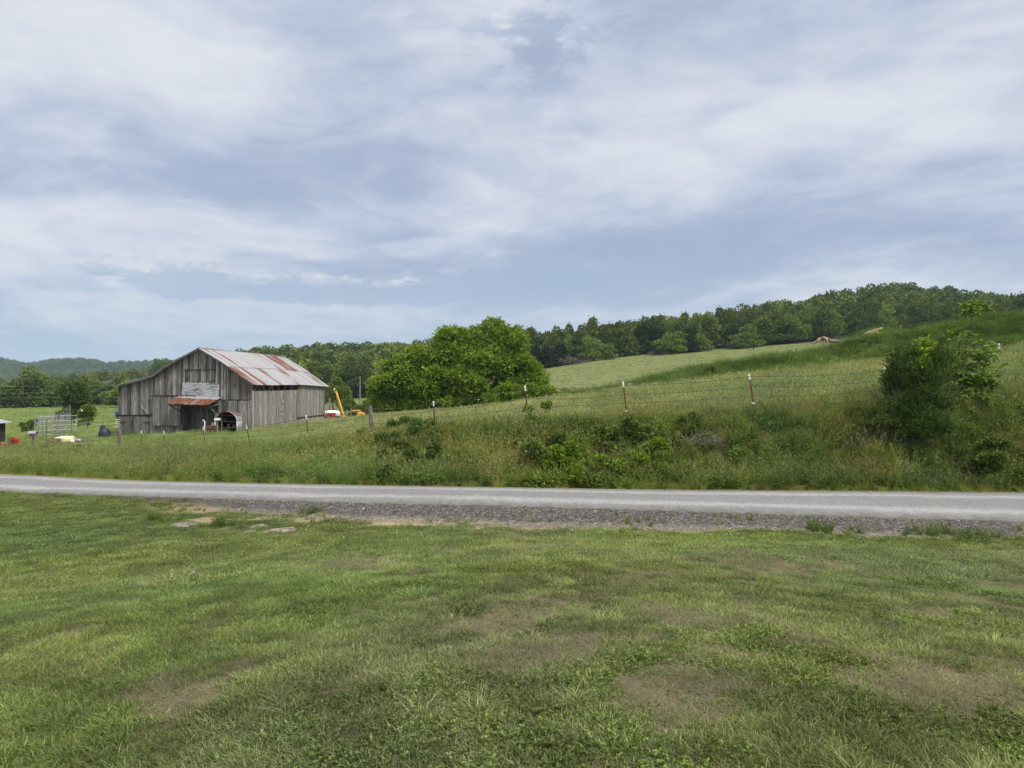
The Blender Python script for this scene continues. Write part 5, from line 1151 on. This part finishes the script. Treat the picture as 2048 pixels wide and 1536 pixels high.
def sapling():
    Y = 22.6; p = at(1915, Y); S = empty('leafy_sapling', p, 0, 'tall thin sapling with large drooping leaves behind the juniper bush', 'tree'); rg = rs(41); k = Y / F0
    X = lambda px: (px - 1915) * k; Z = lambda py: -(py - 768) * k - p.z
    st = MB(); paths = [[(1905, 870), (1912, 800), (1925, 720), (1938, 650), (1942, 606)], [(1908, 860), (1905, 780), (1912, 700), (1916, 655)], [(1915, 850), (1940, 780), (1960, 720), (1972, 680)], [(1915, 850), (1945, 800), (1978, 745)], [(1905, 860), (1880, 780), (1868, 715), (1862, 700)], [(1910, 850), (1895, 760), (1890, 700)]]
    m = MB(); ys = []
    for i, pa in enumerate(paths):
        y0 = rg.uniform(-.3, .3); pts = [np.array((X(a), y0 * j / len(pa), Z(b))) for j, (a, b) in enumerate(pa)]; st.tube(pts, np.linspace(.028, .012, len(pts)), 5)
        ys.append(pts)
    st.build('stem', m_bark, S)
    for i, pts in enumerate(ys):
        top = pts[-1]; n = 26 if i == 0 else 7 if i == 1 else 14
        for j in range(n):
            a = rg.uniform(0, 6.28); b = top + (pts[-2] - top) * rg.uniform(0, .35 if i < 2 else .8); pinnate(m, rg, b, (math.cos(a), math.sin(a) * .8, rg.uniform(.2, 1.5)), rg.uniform(.3, .55), 6, .22 if i < 2 else .18, .085, 0, 1.5)
    for j in range(330):      # leafy mass among the stems
        py = rg.uniform(695, 865); px = rg.normal(1925, 32 if py < 780 else 17); 
        if px < 1888 and py > 760: continue
        a = rg.uniform(0, 6.28); pinnate(m, rg, np.array((X(px), rg.uniform(-.5, .4), Z(py))), (math.cos(a), math.sin(a), .35), rg.uniform(.2, .4), 4, .17, .08, 0, 1.1)
    m.build('leaves', [LM['sapling'], LM['shrub']], S)
    # yellow green vine over the juniper's top
    S = empty('climbing_vine', at(1848, 20.6), 0, 'yellow green vine trailing over the top of the juniper bush', 'vine'); p2 = S.location; Yv = 20.4; kv = Yv / F0; m = MB(); st = MB()
    for i in range(70):
        px, py = [(1850 + rg.normal(0, 9), rg.uniform(678, 700)), (1846 + rg.normal(0, 4), rg.uniform(690, 730))][i % 2]; c = np.array(((px - 1024) * kv - p2.x, Yv - p2.y + rg.uniform(-.1, .1), -(py - 768) * kv - p2.z)); leaves(m, rg, np.repeat(c[None], 5, 0) + rg.normal(0, .05, (5, 3)), rg.normal(0, 1, (5, 3)) + (0, -.3, .1), .10, .07, 0, .5, 1, .3)
    st.tube([np.array(((a - 1024) * kv - p2.x, Yv - p2.y + .1, -(b - 768) * kv - p2.z)) for a, b in ((1842, 820), (1845, 760), (1846, 720), (1852, 682))], .01, 4)
    m.build('leaves', LM['big'], S); st.build('stem', m_bark, S)
sapling()
# bushes in the bank that one can tell apart
for nm, lab, px, Y, w_, h_, n, sz_, mt, sd_, lb in (
    ('bank_bush', 'feathery dark green bush in the bank under the steel post left of centre', 850, 26.0, 3.2, .95, 11000, .06, 'juniper', 51, 14), ('bramble', 'broad bright leafed bramble in the bank right of centre', 1090, 22.8, 2.3, 1.0, 9000, .085, 'shrub', 52, 11),
    ('bramble', 'bramble mound low beside the road just right of centre', 1160, 21.6, 2.6, .75, 8500, .085, 'big', 53, 12), ('bramble', 'leafy bramble hanging beneath the tilted steel post', 1255, 22.8, 1.8, .9, 5600, .085, 'shrub', 54, 9), ('bramble', 'arching yellow green bramble with a dark hollow below', 1290, 21.8, 1.3, .8, 3500, .09, 'big', 55, 7),
    ('vine_tuft', 'dark vine leaves clinging to the foot of the third steel post', 1078, 25.2, .9, 1.0, 700, .10, 'shrub', 56, 6), ('bank_bush', 'thin leafy bush standing in the weeds left of the dead twigs', 1385, 22.7, .9, .8, 1500, .075, 'shrub', 57, 6),
    ('bank_bush', 'scrubby bush left of the dark juniper', 1768, 21.8, 1.5, .9, 3000, .07, 'shrub', 58, 8), ('bank_bush', 'dark leafy bush at the right edge beside the road', 2010, 20.6, 2.8, .75, 9000, .08, 'shrub', 59, 11), ('bank_bush', 'thin seedling bush by the wooden post in the bank', 712, 28.6, .8, .7, 500, .07, 'shrub', 60, 5),
    ('bank_bush', 'dark green weed clump in the lower bank under the wooden post', 820, 23.3, 2.6, .85, 8500, .07, 'dark', 61, 11)):
    bushy(nm, lab, 'bush' if nm != 'bramble' else 'bramble', px, Y - .3, w_, h_ * 1.3, int(n * 1.25), sz_, LM[mt], sd_, lb, False, 1.15)

# ------------------------------------------------------------------ ground cover (nobody could count it)
gi = lambda k, a, b, **q: lm(k, a, b, inst=True, **q)
gi('grass', (.066, .112, .030), (.235, .285, .115)); gi('straw', (.15, .125, .075), (.34, .29, .19)); gi('clover', (.072, .125, .028), (.17, .23, .065)); gi('hay', (.15, .19, .06), (.46, .47, .25)); gi('haygreen', (.10, .15, .03), (.21, .26, .07))
gi('weed', (.058, .108, .022), (.165, .23, .055)); gi('brown', (.11, .11, .045), (.24, .22, .11)); gi('seed', (.20, .22, .10), (.34, .34, .18)); gi('mound', (.05, .10, .018), (.11, .18, .04)); gi('petal', (.6, .6, .58), (.8, .8, .76), transl=.1); gi('violet', (.10, .08, .26), (.20, .16, .42)); gi('stem', (.05, .07, .025), (.10, .12, .05))
rg = rs(100)
def P_grass(seed, n, Rd, h0, h1, w_, mats, lean=.5, droop=.5, straw=.15, segs=2):
    r = rs(seed); m = MB(); blades(m, r, int(n * (1 - straw)), Rd, h0, h1, w_, lean, droop, segs, 0)
    if straw: blades(m, r, int(n * straw), Rd, h0 * .5, h1 * .7, w_ * .8, 1.6, .6, segs, 1)
    return proto('grass_tuft', m, mats)
def P_leafy(seed, n, Rd, h, ln, wd, mats):
    r = rs(seed); m = MB(); ns = max(3, n // 9)
    for i in range(ns):
        a = r.uniform(0, 6.28); q = Rd * math.sqrt(r.rand()); b = np.array((q * math.cos(a), q * math.sin(a), 0)); d = np.array((r.normal(0, .3), r.normal(0, .3), 1.)); H = h * r.uniform(.5, 1); t_ = r.uniform(.1, 1, 9); C = b + d * (t_ * H)[:, None]; D = np.stack([r.normal(0, 1, 9), r.normal(0, 1, 9), r.uniform(.0, .9, 9)], -1)
        leaves(m, r, C, D, ln * (1.2 - .5 * t_), wd * (1.2 - .5 * t_), 0, 0, 1, .25)
        if h > .2: m.tube([b, b + d * H], .003, 3, 1, .5, cap=False)
    return proto('leafy_weed', m, mats)
# ---- lawn
fineg = [P_grass(200 + i, 52, .085, .018, .045, .0052, [LM['grass'], LM['straw']], .35, .45, .14) for i in range(3)]
strawp = []
for i in range(2):
    r = rs(210 + i); m = MB(); blades(m, r, 24, .09, .02, .06, .0026, 2.6, .6, 2, 0); blades(m, r, 14, .09, .02, .05, .004, .6, .5, 2, 1); strawp.append(proto('dead_thatch', m, [LM['straw'], LM['grass']]))
clov = [P_leafy(220 + i, 60, .075, .045, .016, .013, [LM['clover'], LM['stem']]) for i in range(2)]
tall = [P_grass(230 + i, 60, .06, .04, .10, .005, [LM['grass'], LM['straw']], .7, .6, .06, 3) for i in range(2)]
m = MB(); r = rs(3)
for i in range(2):
    a = r.uniform(0, 6.28); b = np.array((.03 * math.cos(a), .03 * math.sin(a), .085 + .02 * r.rand())); m.tube([b * (1, 1, 0), b], .0015, 3, 1); leaves(m, r, np.repeat(b[None], 14, 0), unit(r, 14) + (0, 0, .5), .008, .006, 0, 0, 1, 0)
flower = proto('clover_flower', m, [LM['petal'], LM['stem']])
farg = [P_grass(240 + i, 46, .15, .02, .055, .009, [LM['grass'], LM['straw']], .35, .45, .14) for i in range(3)]
lawnp = fineg + strawp + clov + tall + [flower] + farg
XS, YS, SC, ID = [], [], [], []
for (y0, y1, dn, far, pa, pb_) in ((.9, 4.6, 600, 0, -1900, 3950), (4.6, 8.5, 400, 0, -800, 2900), (8.5, 14, 190, 1, -420, 2500), (14, 26, 120, 1, -350, 2400)):
    x, y = area(rg, y0, y1, pa, pb_, dn); u = x / y; k = y < rowY(4, u) + fbm(x, y, 1.1, 71) * 1.5 - .6 + (rowY(5, u) - rowY(4, u) - .1) * (1 - sst(u, -.62, -.35)) * .9; k &= rg.rand(len(x)) > dirt(x, y) * .93; x, y = x[k], y[k]; n = len(x)
    bare = fbm(x, y, .42, 81) * .62 + fbm(x, y, 1.3, 83) * .38; near = 1 - sst(y, 8, 14); bare = bare - .042 + .03 * sst(x / y, -.25, .1) * near - .10 * (1 - near) - .05 * sst(-x / y, .25, .6)
    wd_ = fbm(x, y, .8, 91); tl = fbm(x, y, .55, 95); rr = rg.rand(n)
    idx = np.where(rr < .5, rg.randint(0, 3, n), rg.randint(0, 3, n)) if not far else rg.randint(10, 13, n)
    if not far: idx = np.where((wd_ > .54) & (rr < .34) & (x / y > -.32), rg.randint(5, 7, n), idx)
    idx = np.where((tl > .64) & (rr < .2), rg.randint(7, 9, n), idx)
    pb = sst(bare, .50, .62); idx = np.where(rg.rand(n) < .10 + pb * .78, rg.randint(3, 5, n), idx); drop = rg.rand(n) < pb * (.25 if not far else .2); idx = np.where(far & (rg.rand(n) < pb * .75), rg.randint(3, 5, n), idx); k = ~drop
    XS.append(x[k]); YS.append(y[k]); ID.append(idx[k]); SC.append((rg.uniform(.7, 1.3, n) * np.where(far & ((idx == 3) | (idx == 4)), 1.7, 1.0) * (1 - .25 * pb) * (.6 + .7 * fbm(x, y, .2, 99, 2)))[k])
x, y = area(rg, 3, 20, -150, 2200, 14); fl = fbm(x, y, 1.1, 120); u = x / y; k = ((fl > .7) | ((fl > .56) & (y > 12) & (rg.rand(len(x)) < .5)) | (rg.rand(len(x)) < .01)) & (y < rowY(4, u)) & ((y > 8.5) | (rg.rand(len(x)) < .12)); k &= rg.rand(len(x)) < np.where(y < 8.5, .08, .32); XS.append(x[k]); YS.append(y[k]); ID.append(np.full(k.sum(), 9)); SC.append(rg.uniform(.9, 1.5, k.sum()))
x, y, idx, sc = map(np.concatenate, (XS, YS, ID, SC)); n = len(x)
u = x / y; hue = fbm(x, y, 2.6, 131)[:, None]; hollow = (sst(y + u * -9, 5.5, 9))[:, None]
tint = (1 - hollow) * np.array((1.12, 1.04, 1.25)) + hollow * np.array((1.04, 1.10, .85)); tint = tint + sst(u, -.15, .35)[:, None] * np.array((.04, .10, -.16)); tint = tint * (1 + (hue - .5) * np.array((.75, .35, .3))) * rg.uniform(.6, 1.3, (n, 1)); tint = np.where(((idx == 3) | (idx == 4))[:, None], rg.uniform(.55, 1.35, (n, 1)), tint); tint[idx == 9] = 1
bl = sst(fbm(x, y, .3, 140), .35, .65)[:, None]; tint = tint * (.70 + .42 * bl) * (1 - .10 * sst(y, 9, 16)[:, None])
scatter('lawn_grass', lawnp, np.stack([x, y, G(x, y) - .004], 1), rg.uniform(0, 6.28, n), sc, idx, tint, 'short patchy mown lawn with thatch and clover', 'grass')
NL = n
# ---- gravel shoulder and stray weeds
def stone_proto(seed):
    r = rs(seed); V = unit(r, 12) * (1, .8, .6); import bmesh as bm_
    b = bm_.new(); [b.verts.new(v) for v in V]; bm_.ops.convex_hull(b, input=b.verts[:]); me = bpy.data.meshes.new('stone'); b.to_mesh(me); b.free(); m_, t = (MATS.get('shoulder_stone'), None)
    if m_ is None:
        m_, t = newmat('shoulder_stone'); finish(t, t.n('ShaderNodeAttribute', attribute_name='it', attribute_type='INSTANCER').outputs['Vector'], .9)
    me.materials.append(m_); o = bpy.data.objects.new('stone', me); SRC.objects.link(o); return o
x, y = area(rg, 11, 30, -250, 2350, 110); u = x / y; a = rowY(4, u); b = rowY(5, u); q = (y - a) / (b - a); k = ((q > -.3) & (q < .99) & (rg.rand(len(x)) < sst(q + (fbm(x, y, .7, 185) - .5), -.3, .6) * (.25 + .75 * sst(u, -.5, -.1)))) ; x, y, q = x[k], y[k], q[k]; n = len(x)
pale = (rg.rand(n) < .10 + .6 * (1 - sst(q, .1, .4)))[:, None]; tint = np.where(pale, np.array((.34, .32, .28)), np.array((.052, .05, .05))) * rg.uniform(.6, 1.3, (n, 1))
scatter('shoulder_gravel', [stone_proto(i) for i in range(3)], np.stack([x, y, G(x, y) + .004], 1), rg.uniform(0, 6.28, n), np.exp(rg.normal(-4.3, .42, n)).clip(.006, .04), rg.randint(0, 3, n), tint, 'loose dark and pale gravel between the lawn and the road', 'gravel')
# ---- weeds of the bank, verge and fence line
def P_seedgrass(seed, n, Rd, h0, h1, mats, sl=.1, sw=.012, w_=.006, lean=.25, heads=.7):
    r = rs(seed); m = MB(); tip, d = blades(m, r, n, Rd, h0, h1, w_, lean, .3, 3, 0); k = r.rand(n) < heads; T = tip[k]; dd = d[k] * .5 + (0, 0, .9)
    for j in range(3): leaves(m, r, T - dd * (sl * .35 * j)[None] if False else T - dd * sl * .35 * j, dd + r.normal(0, .3, (len(T), 3)), sl, sw, 1, 0, 1, .15)
    blades(m, r, n, Rd, h0 * .3, h0 * .75, w_ * 1.2, .6, .7, 3, 2)
    return proto('seeding_grass', m, mats)
W = [P_seedgrass(300 + i, 70, .16, .45, .85, [LM['haygreen'], LM['brown'], LM['weed']]) for i in range(2)]           # 0 1 brown headed grass
W += [P_leafy(310 + i, 260, .2, .62, .085, .036, [LM['weed'], LM['stem']]) for i in range(3)]                          # 2 3 4 leafy weed
W += [P_seedgrass(320 + i, 50, .14, .5, .9, [LM['haygreen'], LM['seed'], LM['weed']], .05, .010) for i in range(2)]     # 5 6 pale seed heads
r = rs(331); m = MB()                                                                                                  # 7 bramble cushion
C = unit(r, 420); C[:, 2] = abs(C[:, 2]); leaves(m, r, C * (.34, .34, .36) * r.uniform(.6, 1.05, (420, 1)), C + r.normal(0, .4, (420, 3)), .085, .06, 0, 0, 1, .25); W.append(proto('bramble_cushion', m, [LM['weed'], LM['stem']]))
W += [P_grass(340 + i, 90, .16, .2, .5, .008, [LM['weed'], LM['straw']], .6, .8, .12, 3) for i in range(2)]             # 8 9 plain long grass
r = rs(350); m = MB(); blades(m, r, 40, .14, .4, .8, .005, .4, .3, 3, 0); t_, d = blades(m, r, 26, .14, .5, .85, .005, .3, .2, 3, 0)                       # 10 violet flowers
for j in range(4): leaves(m, r, t_ - d * .01 - np.array((0, 0, .03 * j)), unit(r, 26), .022, .016, 1, 0, 1, 0)
W.append(proto('vetch', m, [LM['weed'], LM['violet']]))
r = rs(351); m = MB(); t_, d = blades(m, r, 60, .1, .5, 1.1, .007, .2, .25, 3, 0); leaves(m, r, np.repeat(t_, 5, 0) + r.normal(0, .05, (300, 3)) - (0, 0, .08), r.normal(0, 1, (300, 3)), .05, .02, 0, 0, 1); W.append(proto('dry_stalks', m, [LM['brown']]))   # 11
XS, YS, ID, SC, TN = [], [], [], [], []
x, y = area(rg, 18.5, 56, -450, 2500, 20); u = x / y; a = rowY(6, u); f8 = rowY(8, u); k = (y > a + .45) & (y < f8 + 1.2 + fbm(x, y, 2, 150) * 2.0); k &= rg.rand(len(x)) < np.where(u < -.3, .5, np.where(u > .4, 1.0, .82)); x, y, u, a, f8 = x[k], y[k], u[k], a[k], f8[k]; n = len(x); px = u * F0 + 1024; q = (y - a) / (f8 - a)
Pm = np.zeros((n, 12)) + .02; nz = fbm(x, y, 1.3, 160); nz2 = fbm(x, y, 1.0, 163)
z_ = lambda c, w_: np.exp(-((px - c) / w_) ** 2)
Pm[:, 0:2] += (.15 + .6 * (z_(330, 170) + z_(620, 50) + z_(960, 45) + z_(1640, 170) + .7 * z_(1780, 60)))[:, None] * (nz > .45)[:, None]; Pm[:, 2:5] += (.45 + .7 * (z_(560, 60) + z_(700, 90) + z_(860, 90) + z_(1080, 60) + z_(1450, 60) + z_(1980, 90)))[:, None] * (nz2 > .42)[:, None]
Pm[:, 5:7] += (.2 + .9 * z_(660, 90) + .5 * z_(200, 70) + .6 * z_(960, 60))[:, None]; Pm[:, 7] += .1 + 1.6 * (z_(1170, 110) + .4 * z_(1330, 60) + .5 * z_(2010, 60)) * (nz > .4); Pm[:, 8:10] += (.4 + .7 * z_(60, 140) + .4 * z_(450, 100) + .5 * z_(1900, 120))[:, None]; Pm[:, 10] += 1.3 * z_(1780, 62) * (q < .75) + .5 * z_(1835, 40) * (q < .5); Pm[:, 11] += .10 * (nz < .4) + .5 * z_(1010, 40) * (q < .3)
cs = Pm.cumsum(1) / Pm.sum(1)[:, None]; idx = (rg.rand(n)[:, None] > cs).sum(1).clip(0, 11)
sc = rg.uniform(.55, 1.1, n) * (1 - .45 * (1 - sst(q, .0, .14))) * np.where(u < -.28, .95, 1.0) * (1 - .30 * sst(q, .8, 1.1)) * (.72 + .6 * fbm(x, y, 1.7, 170)) * np.where((px > 740) & (px < 1330), 1.25, 1.05)
tint = np.array((1.1, 1.15, 1.0)) * rg.uniform(.6, 1.35, (n, 1)) * (.75 + .55 * fbm(x, y, 1.0, 172)[:, None]) * (1 + (fbm(x, y, 2.2, 175)[:, None] - .5) * np.array((1.0, .4, .2)))
XS.append(x); YS.append(y); ID.append(idx); SC.append(sc); TN.append(tint)
x, y = area(rg, 19, 50, -450, 2500, 9); u = x / y; a = rowY(6, u); k = (y > a + .5) & (y < rowY(8, u) + 1.5); x, y = x[k], y[k]; n = len(x)
XS.append(x); YS.append(y); ID.append(rg.choice([8, 9, 2, 3, 5], n)); SC.append(rg.uniform(.5, .9, n)); TN.append(np.array((1.15, 1.15, 1.0)) * rg.uniform(.65, 1.3, (n, 1)))
# thin dry verge beside the pavement
x, y = area(rg, 17, 36, -450, 2500, 26); u = x / y; a = rowY(6, u); k = (y > a + .02 + .12 * rg.rand(len(x))) & (y < a + .75); x, y, u = x[k], y[k], u[k]; n = len(x)
XS.append(x); YS.append(y); ID.append(np.where(rg.rand(n) < .6, rg.randint(8, 10, n), rg.randint(0, 2, n))); SC.append(rg.uniform(.16, .38, n)); TN.append(np.array((1.5, 1.35, 1.1)) * rg.uniform(.7, 1.3, (n, 1)))
# a few weeds on the near shoulder
x, y = area(rg, 11.5, 26, -150, 2300, 16); u = x / y; a = rowY(4, u); b = rowY(5, u); q = (y - a) / (b - a); nzz = fbm(x, y, .9, 180); k = (q > -.3) & (q < .9) & (nzz > .46 + .14 * q); x, y = x[k], y[k]; n = len(x)
XS.append(x); YS.append(y); ID.append(rg.choice([8, 9, 2, 5], n)); SC.append(rg.uniform(.08, .26, n)); TN.append(np.array((1.4, 1.25, 1.0)) * rg.uniform(.7, 1.2, (n, 1)))
for px_0, py_0, Yp, nn, s0 in ((312, 1036, 17.0, 14, .42), (438, 1048, 16.2, 12, .45), (632, 1028, 17.2, 8, .36), (1630, 1060, 14.0, 9, .4), (1690, 1060, 13.9, 12, .34), (1840, 1062, 13.7, 9, .3), (1900, 1062, 13.7, 16, .42), (1985, 1070, 13.5, 8, .36), (1060, 1040, 15.0, 5, .2), (345, 1040, 16.8, 10, .3)):
    x = (px_0 - 1024) / F0 * Yp + rg.normal(0, .22, nn); y = Yp + rg.normal(0, .15, nn); XS.append(x); YS.append(y); ID.append(rg.choice([8, 9, 2, 3], nn)); SC.append(rg.uniform(.6, 1.1, nn) * s0); TN.append(np.array((1.15, 1.15, 1.0)) * rg.uniform(.7, 1.2, (nn, 1)))
x, y, idx, sc, tint = map(np.concatenate, (XS, YS, ID, SC, TN)); n = len(x)
scatter('roadside_weeds', W, np.stack([x, y, G(x, y) - .02], 1), rg.uniform(0, 6.28, n), sc, idx, tint, 'tangled weeds, brambles and seeding grass on the bank between road and fence', 'weeds', rg.normal(0, .08, (n, 2)))
# ---- hay field
HG = [P_seedgrass(400 + i, 46, .28, .45, .78, [LM['hay'], LM['hay'], LM['haygreen']], .10, .02, .011, .15, .85) for i in range(3)] + [P_seedgrass(410, 60, .3, .35, .6, [LM['haygreen'], LM['hay'], LM['weed']], .07, .012, .009, .25, .4)]
XS, YS = [], []
for y0, y1, dn in ((22, 34, 9), (34, 50, 6.5), (50, 72, 4.5)):
    x, y = area(rg, y0, y1, -350, 2500, dn); u = x / y; px = u * F0 + 1024; k = (y > rowY(8, u) + .6) & (y < np.where(px > 640, rowY(10, u) + np.where(px > 1150, .4, 5), 70)); lx = x - BO.x; ly = y - BO.y; t_ = lx * .9937 - ly * .1118; s_ = lx * .1118 + ly * .9937; k &= ~((t_ > LXW - .2) & (t_ < RXW + .15) & (s_ > -.12) & (s_ < DEP + .3)); k &= (px < 640) * (rg.rand(len(x)) < .75) + (px >= 640) > 0
    XS.append(x[k]); YS.append(y[k])
x, y = map(np.concatenate, (XS, YS)); n = len(x); px = x / y * F0 + 1024; gn = fbm(x, y, 5, 190)
idx = np.where(rg.rand(n) < sst(gn, .42, .62) * .5 + .08 + .3 * (px < 500), 3, rg.randint(0, 3, n)); sc = rg.uniform(.7, 1.12, n) * np.where(px < 640, .62, .8)
tint = (1 + (fbm(x, y, 7, 195)[:, None] - .5) * np.array((.7, .35, .3))) * rg.uniform(.6, 1.3, (n, 1)) * (.75 + .5 * fbm(x, y, 1.5, 197)[:, None]) * np.where((px < 520)[:, None], (.82, 1.0, .75), (.92, .96, .92))
scatter('hay_grass', HG, np.stack([x, y, G(x, y) - .02], 1), rg.uniform(0, 6.28, n), sc, idx, tint, 'tall pale seeding hay grass filling the field behind the fence', 'grass')
# ---- lush grass on the mound
MG = [P_grass(500 + i, 110, .30, .35, .95, .020, [LM['mound'], LM['straw']], .4, .9, .05, 4) for i in range(3)]
x, y = area(rg, 36, 72, 1140, 2600, 5.2); u = x / y; px = u * F0 + 1024; a = rowY(10, u); k = (y > a + .2) & (y < rowY(12, u)); clay = sst(fbm(x, y, 5, 44), .59, .66) * sst(y, a + 1, a + 3) * sst(u, .22, .35); k &= rg.rand(len(x)) > clay * .92; x, y = x[k], y[k]; n = len(x)
tint = np.array((1.15, 1.1, 1.1)) * rg.uniform(.45, 1.4, (n, 1)) * (1 + (fbm(x, y, 3, 200)[:, None] - .5) * np.array((.8, .6, .3))); mi_ = rg.choice([0, 1, 2, 3, 4], n, p=[.26, .26, .24, .14, .10]); scatter('mound_grass', MG + [HG[3], W[2]], np.stack([x, y, G(x, y) - .03], 1), rg.uniform(0, 6.28, n), rg.uniform(.45, 1.2, n) * (.45 + 1.1 * fbm(x, y, 1.6, 201)), mi_, tint, 'lush dark green grass drooping over the long earth mound', 'grass')
# ---- valley field and hill pasture, short tufts
x1, y1 = area(rg, 66, 205, -350, 760, .55); u1 = x1 / y1; k = (y1 < rowY(14, u1)); x1, y1 = x1[k], y1[k]
x2, y2 = area(rg, 100, 222, 1030, 2000, .35); u2 = x2 / y2; k = (y2 < rowY(14, u2)) & (y2 > rowY(12, u2)); x2, y2 = x2[k], y2[k]
x = np.concatenate([x1, x2]); y = np.concatenate([y1, y2]); n = len(x); lf = (np.arange(n) < len(x1))
FG = [P_grass(600 + i, 60, .55, .12, .38, .03, [LM['hay'], LM['straw']], .5, .5, .05, 2) for i in range(2)]
st = fbm(x * .25, y, 5, 210)[:, None]; tint = np.where(lf[:, None], (.68, .86, .55), (.46, .60, .46)) * rg.uniform(.75, 1.15, (n, 1)) * (.6 + .8 * st)
scatter('pasture_grass', FG, np.stack([x, y, G(x, y) - .02], 1), rg.uniform(0, 6.28, n), np.where(lf, rg.uniform(.7, 1.3, n), rg.uniform(.4, .8, n)), rg.randint(0, 2, n), tint, 'grazed pale grass over the valley field and the hill pasture', 'grass')

# ------------------------------------------------------------------ the air: far hills fade to blue
def haze():
    m = bpy.data.materials.new('haze'); m.use_nodes = True; t = NT(m.node_tree)
    pv = t.n('ShaderNodeVolumePrincipled', {'Color': (.52, .76, 1.0), 'Density': .00013, 'Anisotropy': .0}); o = t.n('ShaderNodeOutputMaterial'); t.nt.links.new(pv.outputs[0], o.inputs['Volume'])
    b = MB(); b.box(-2700, 2700, -40, 3300, -60, 130); ob = b.build('haze', m); ob['kind'] = 'stuff'; ob['label'] = 'thin blue air in front of the far hills'; ob['category'] = 'haze'
haze()
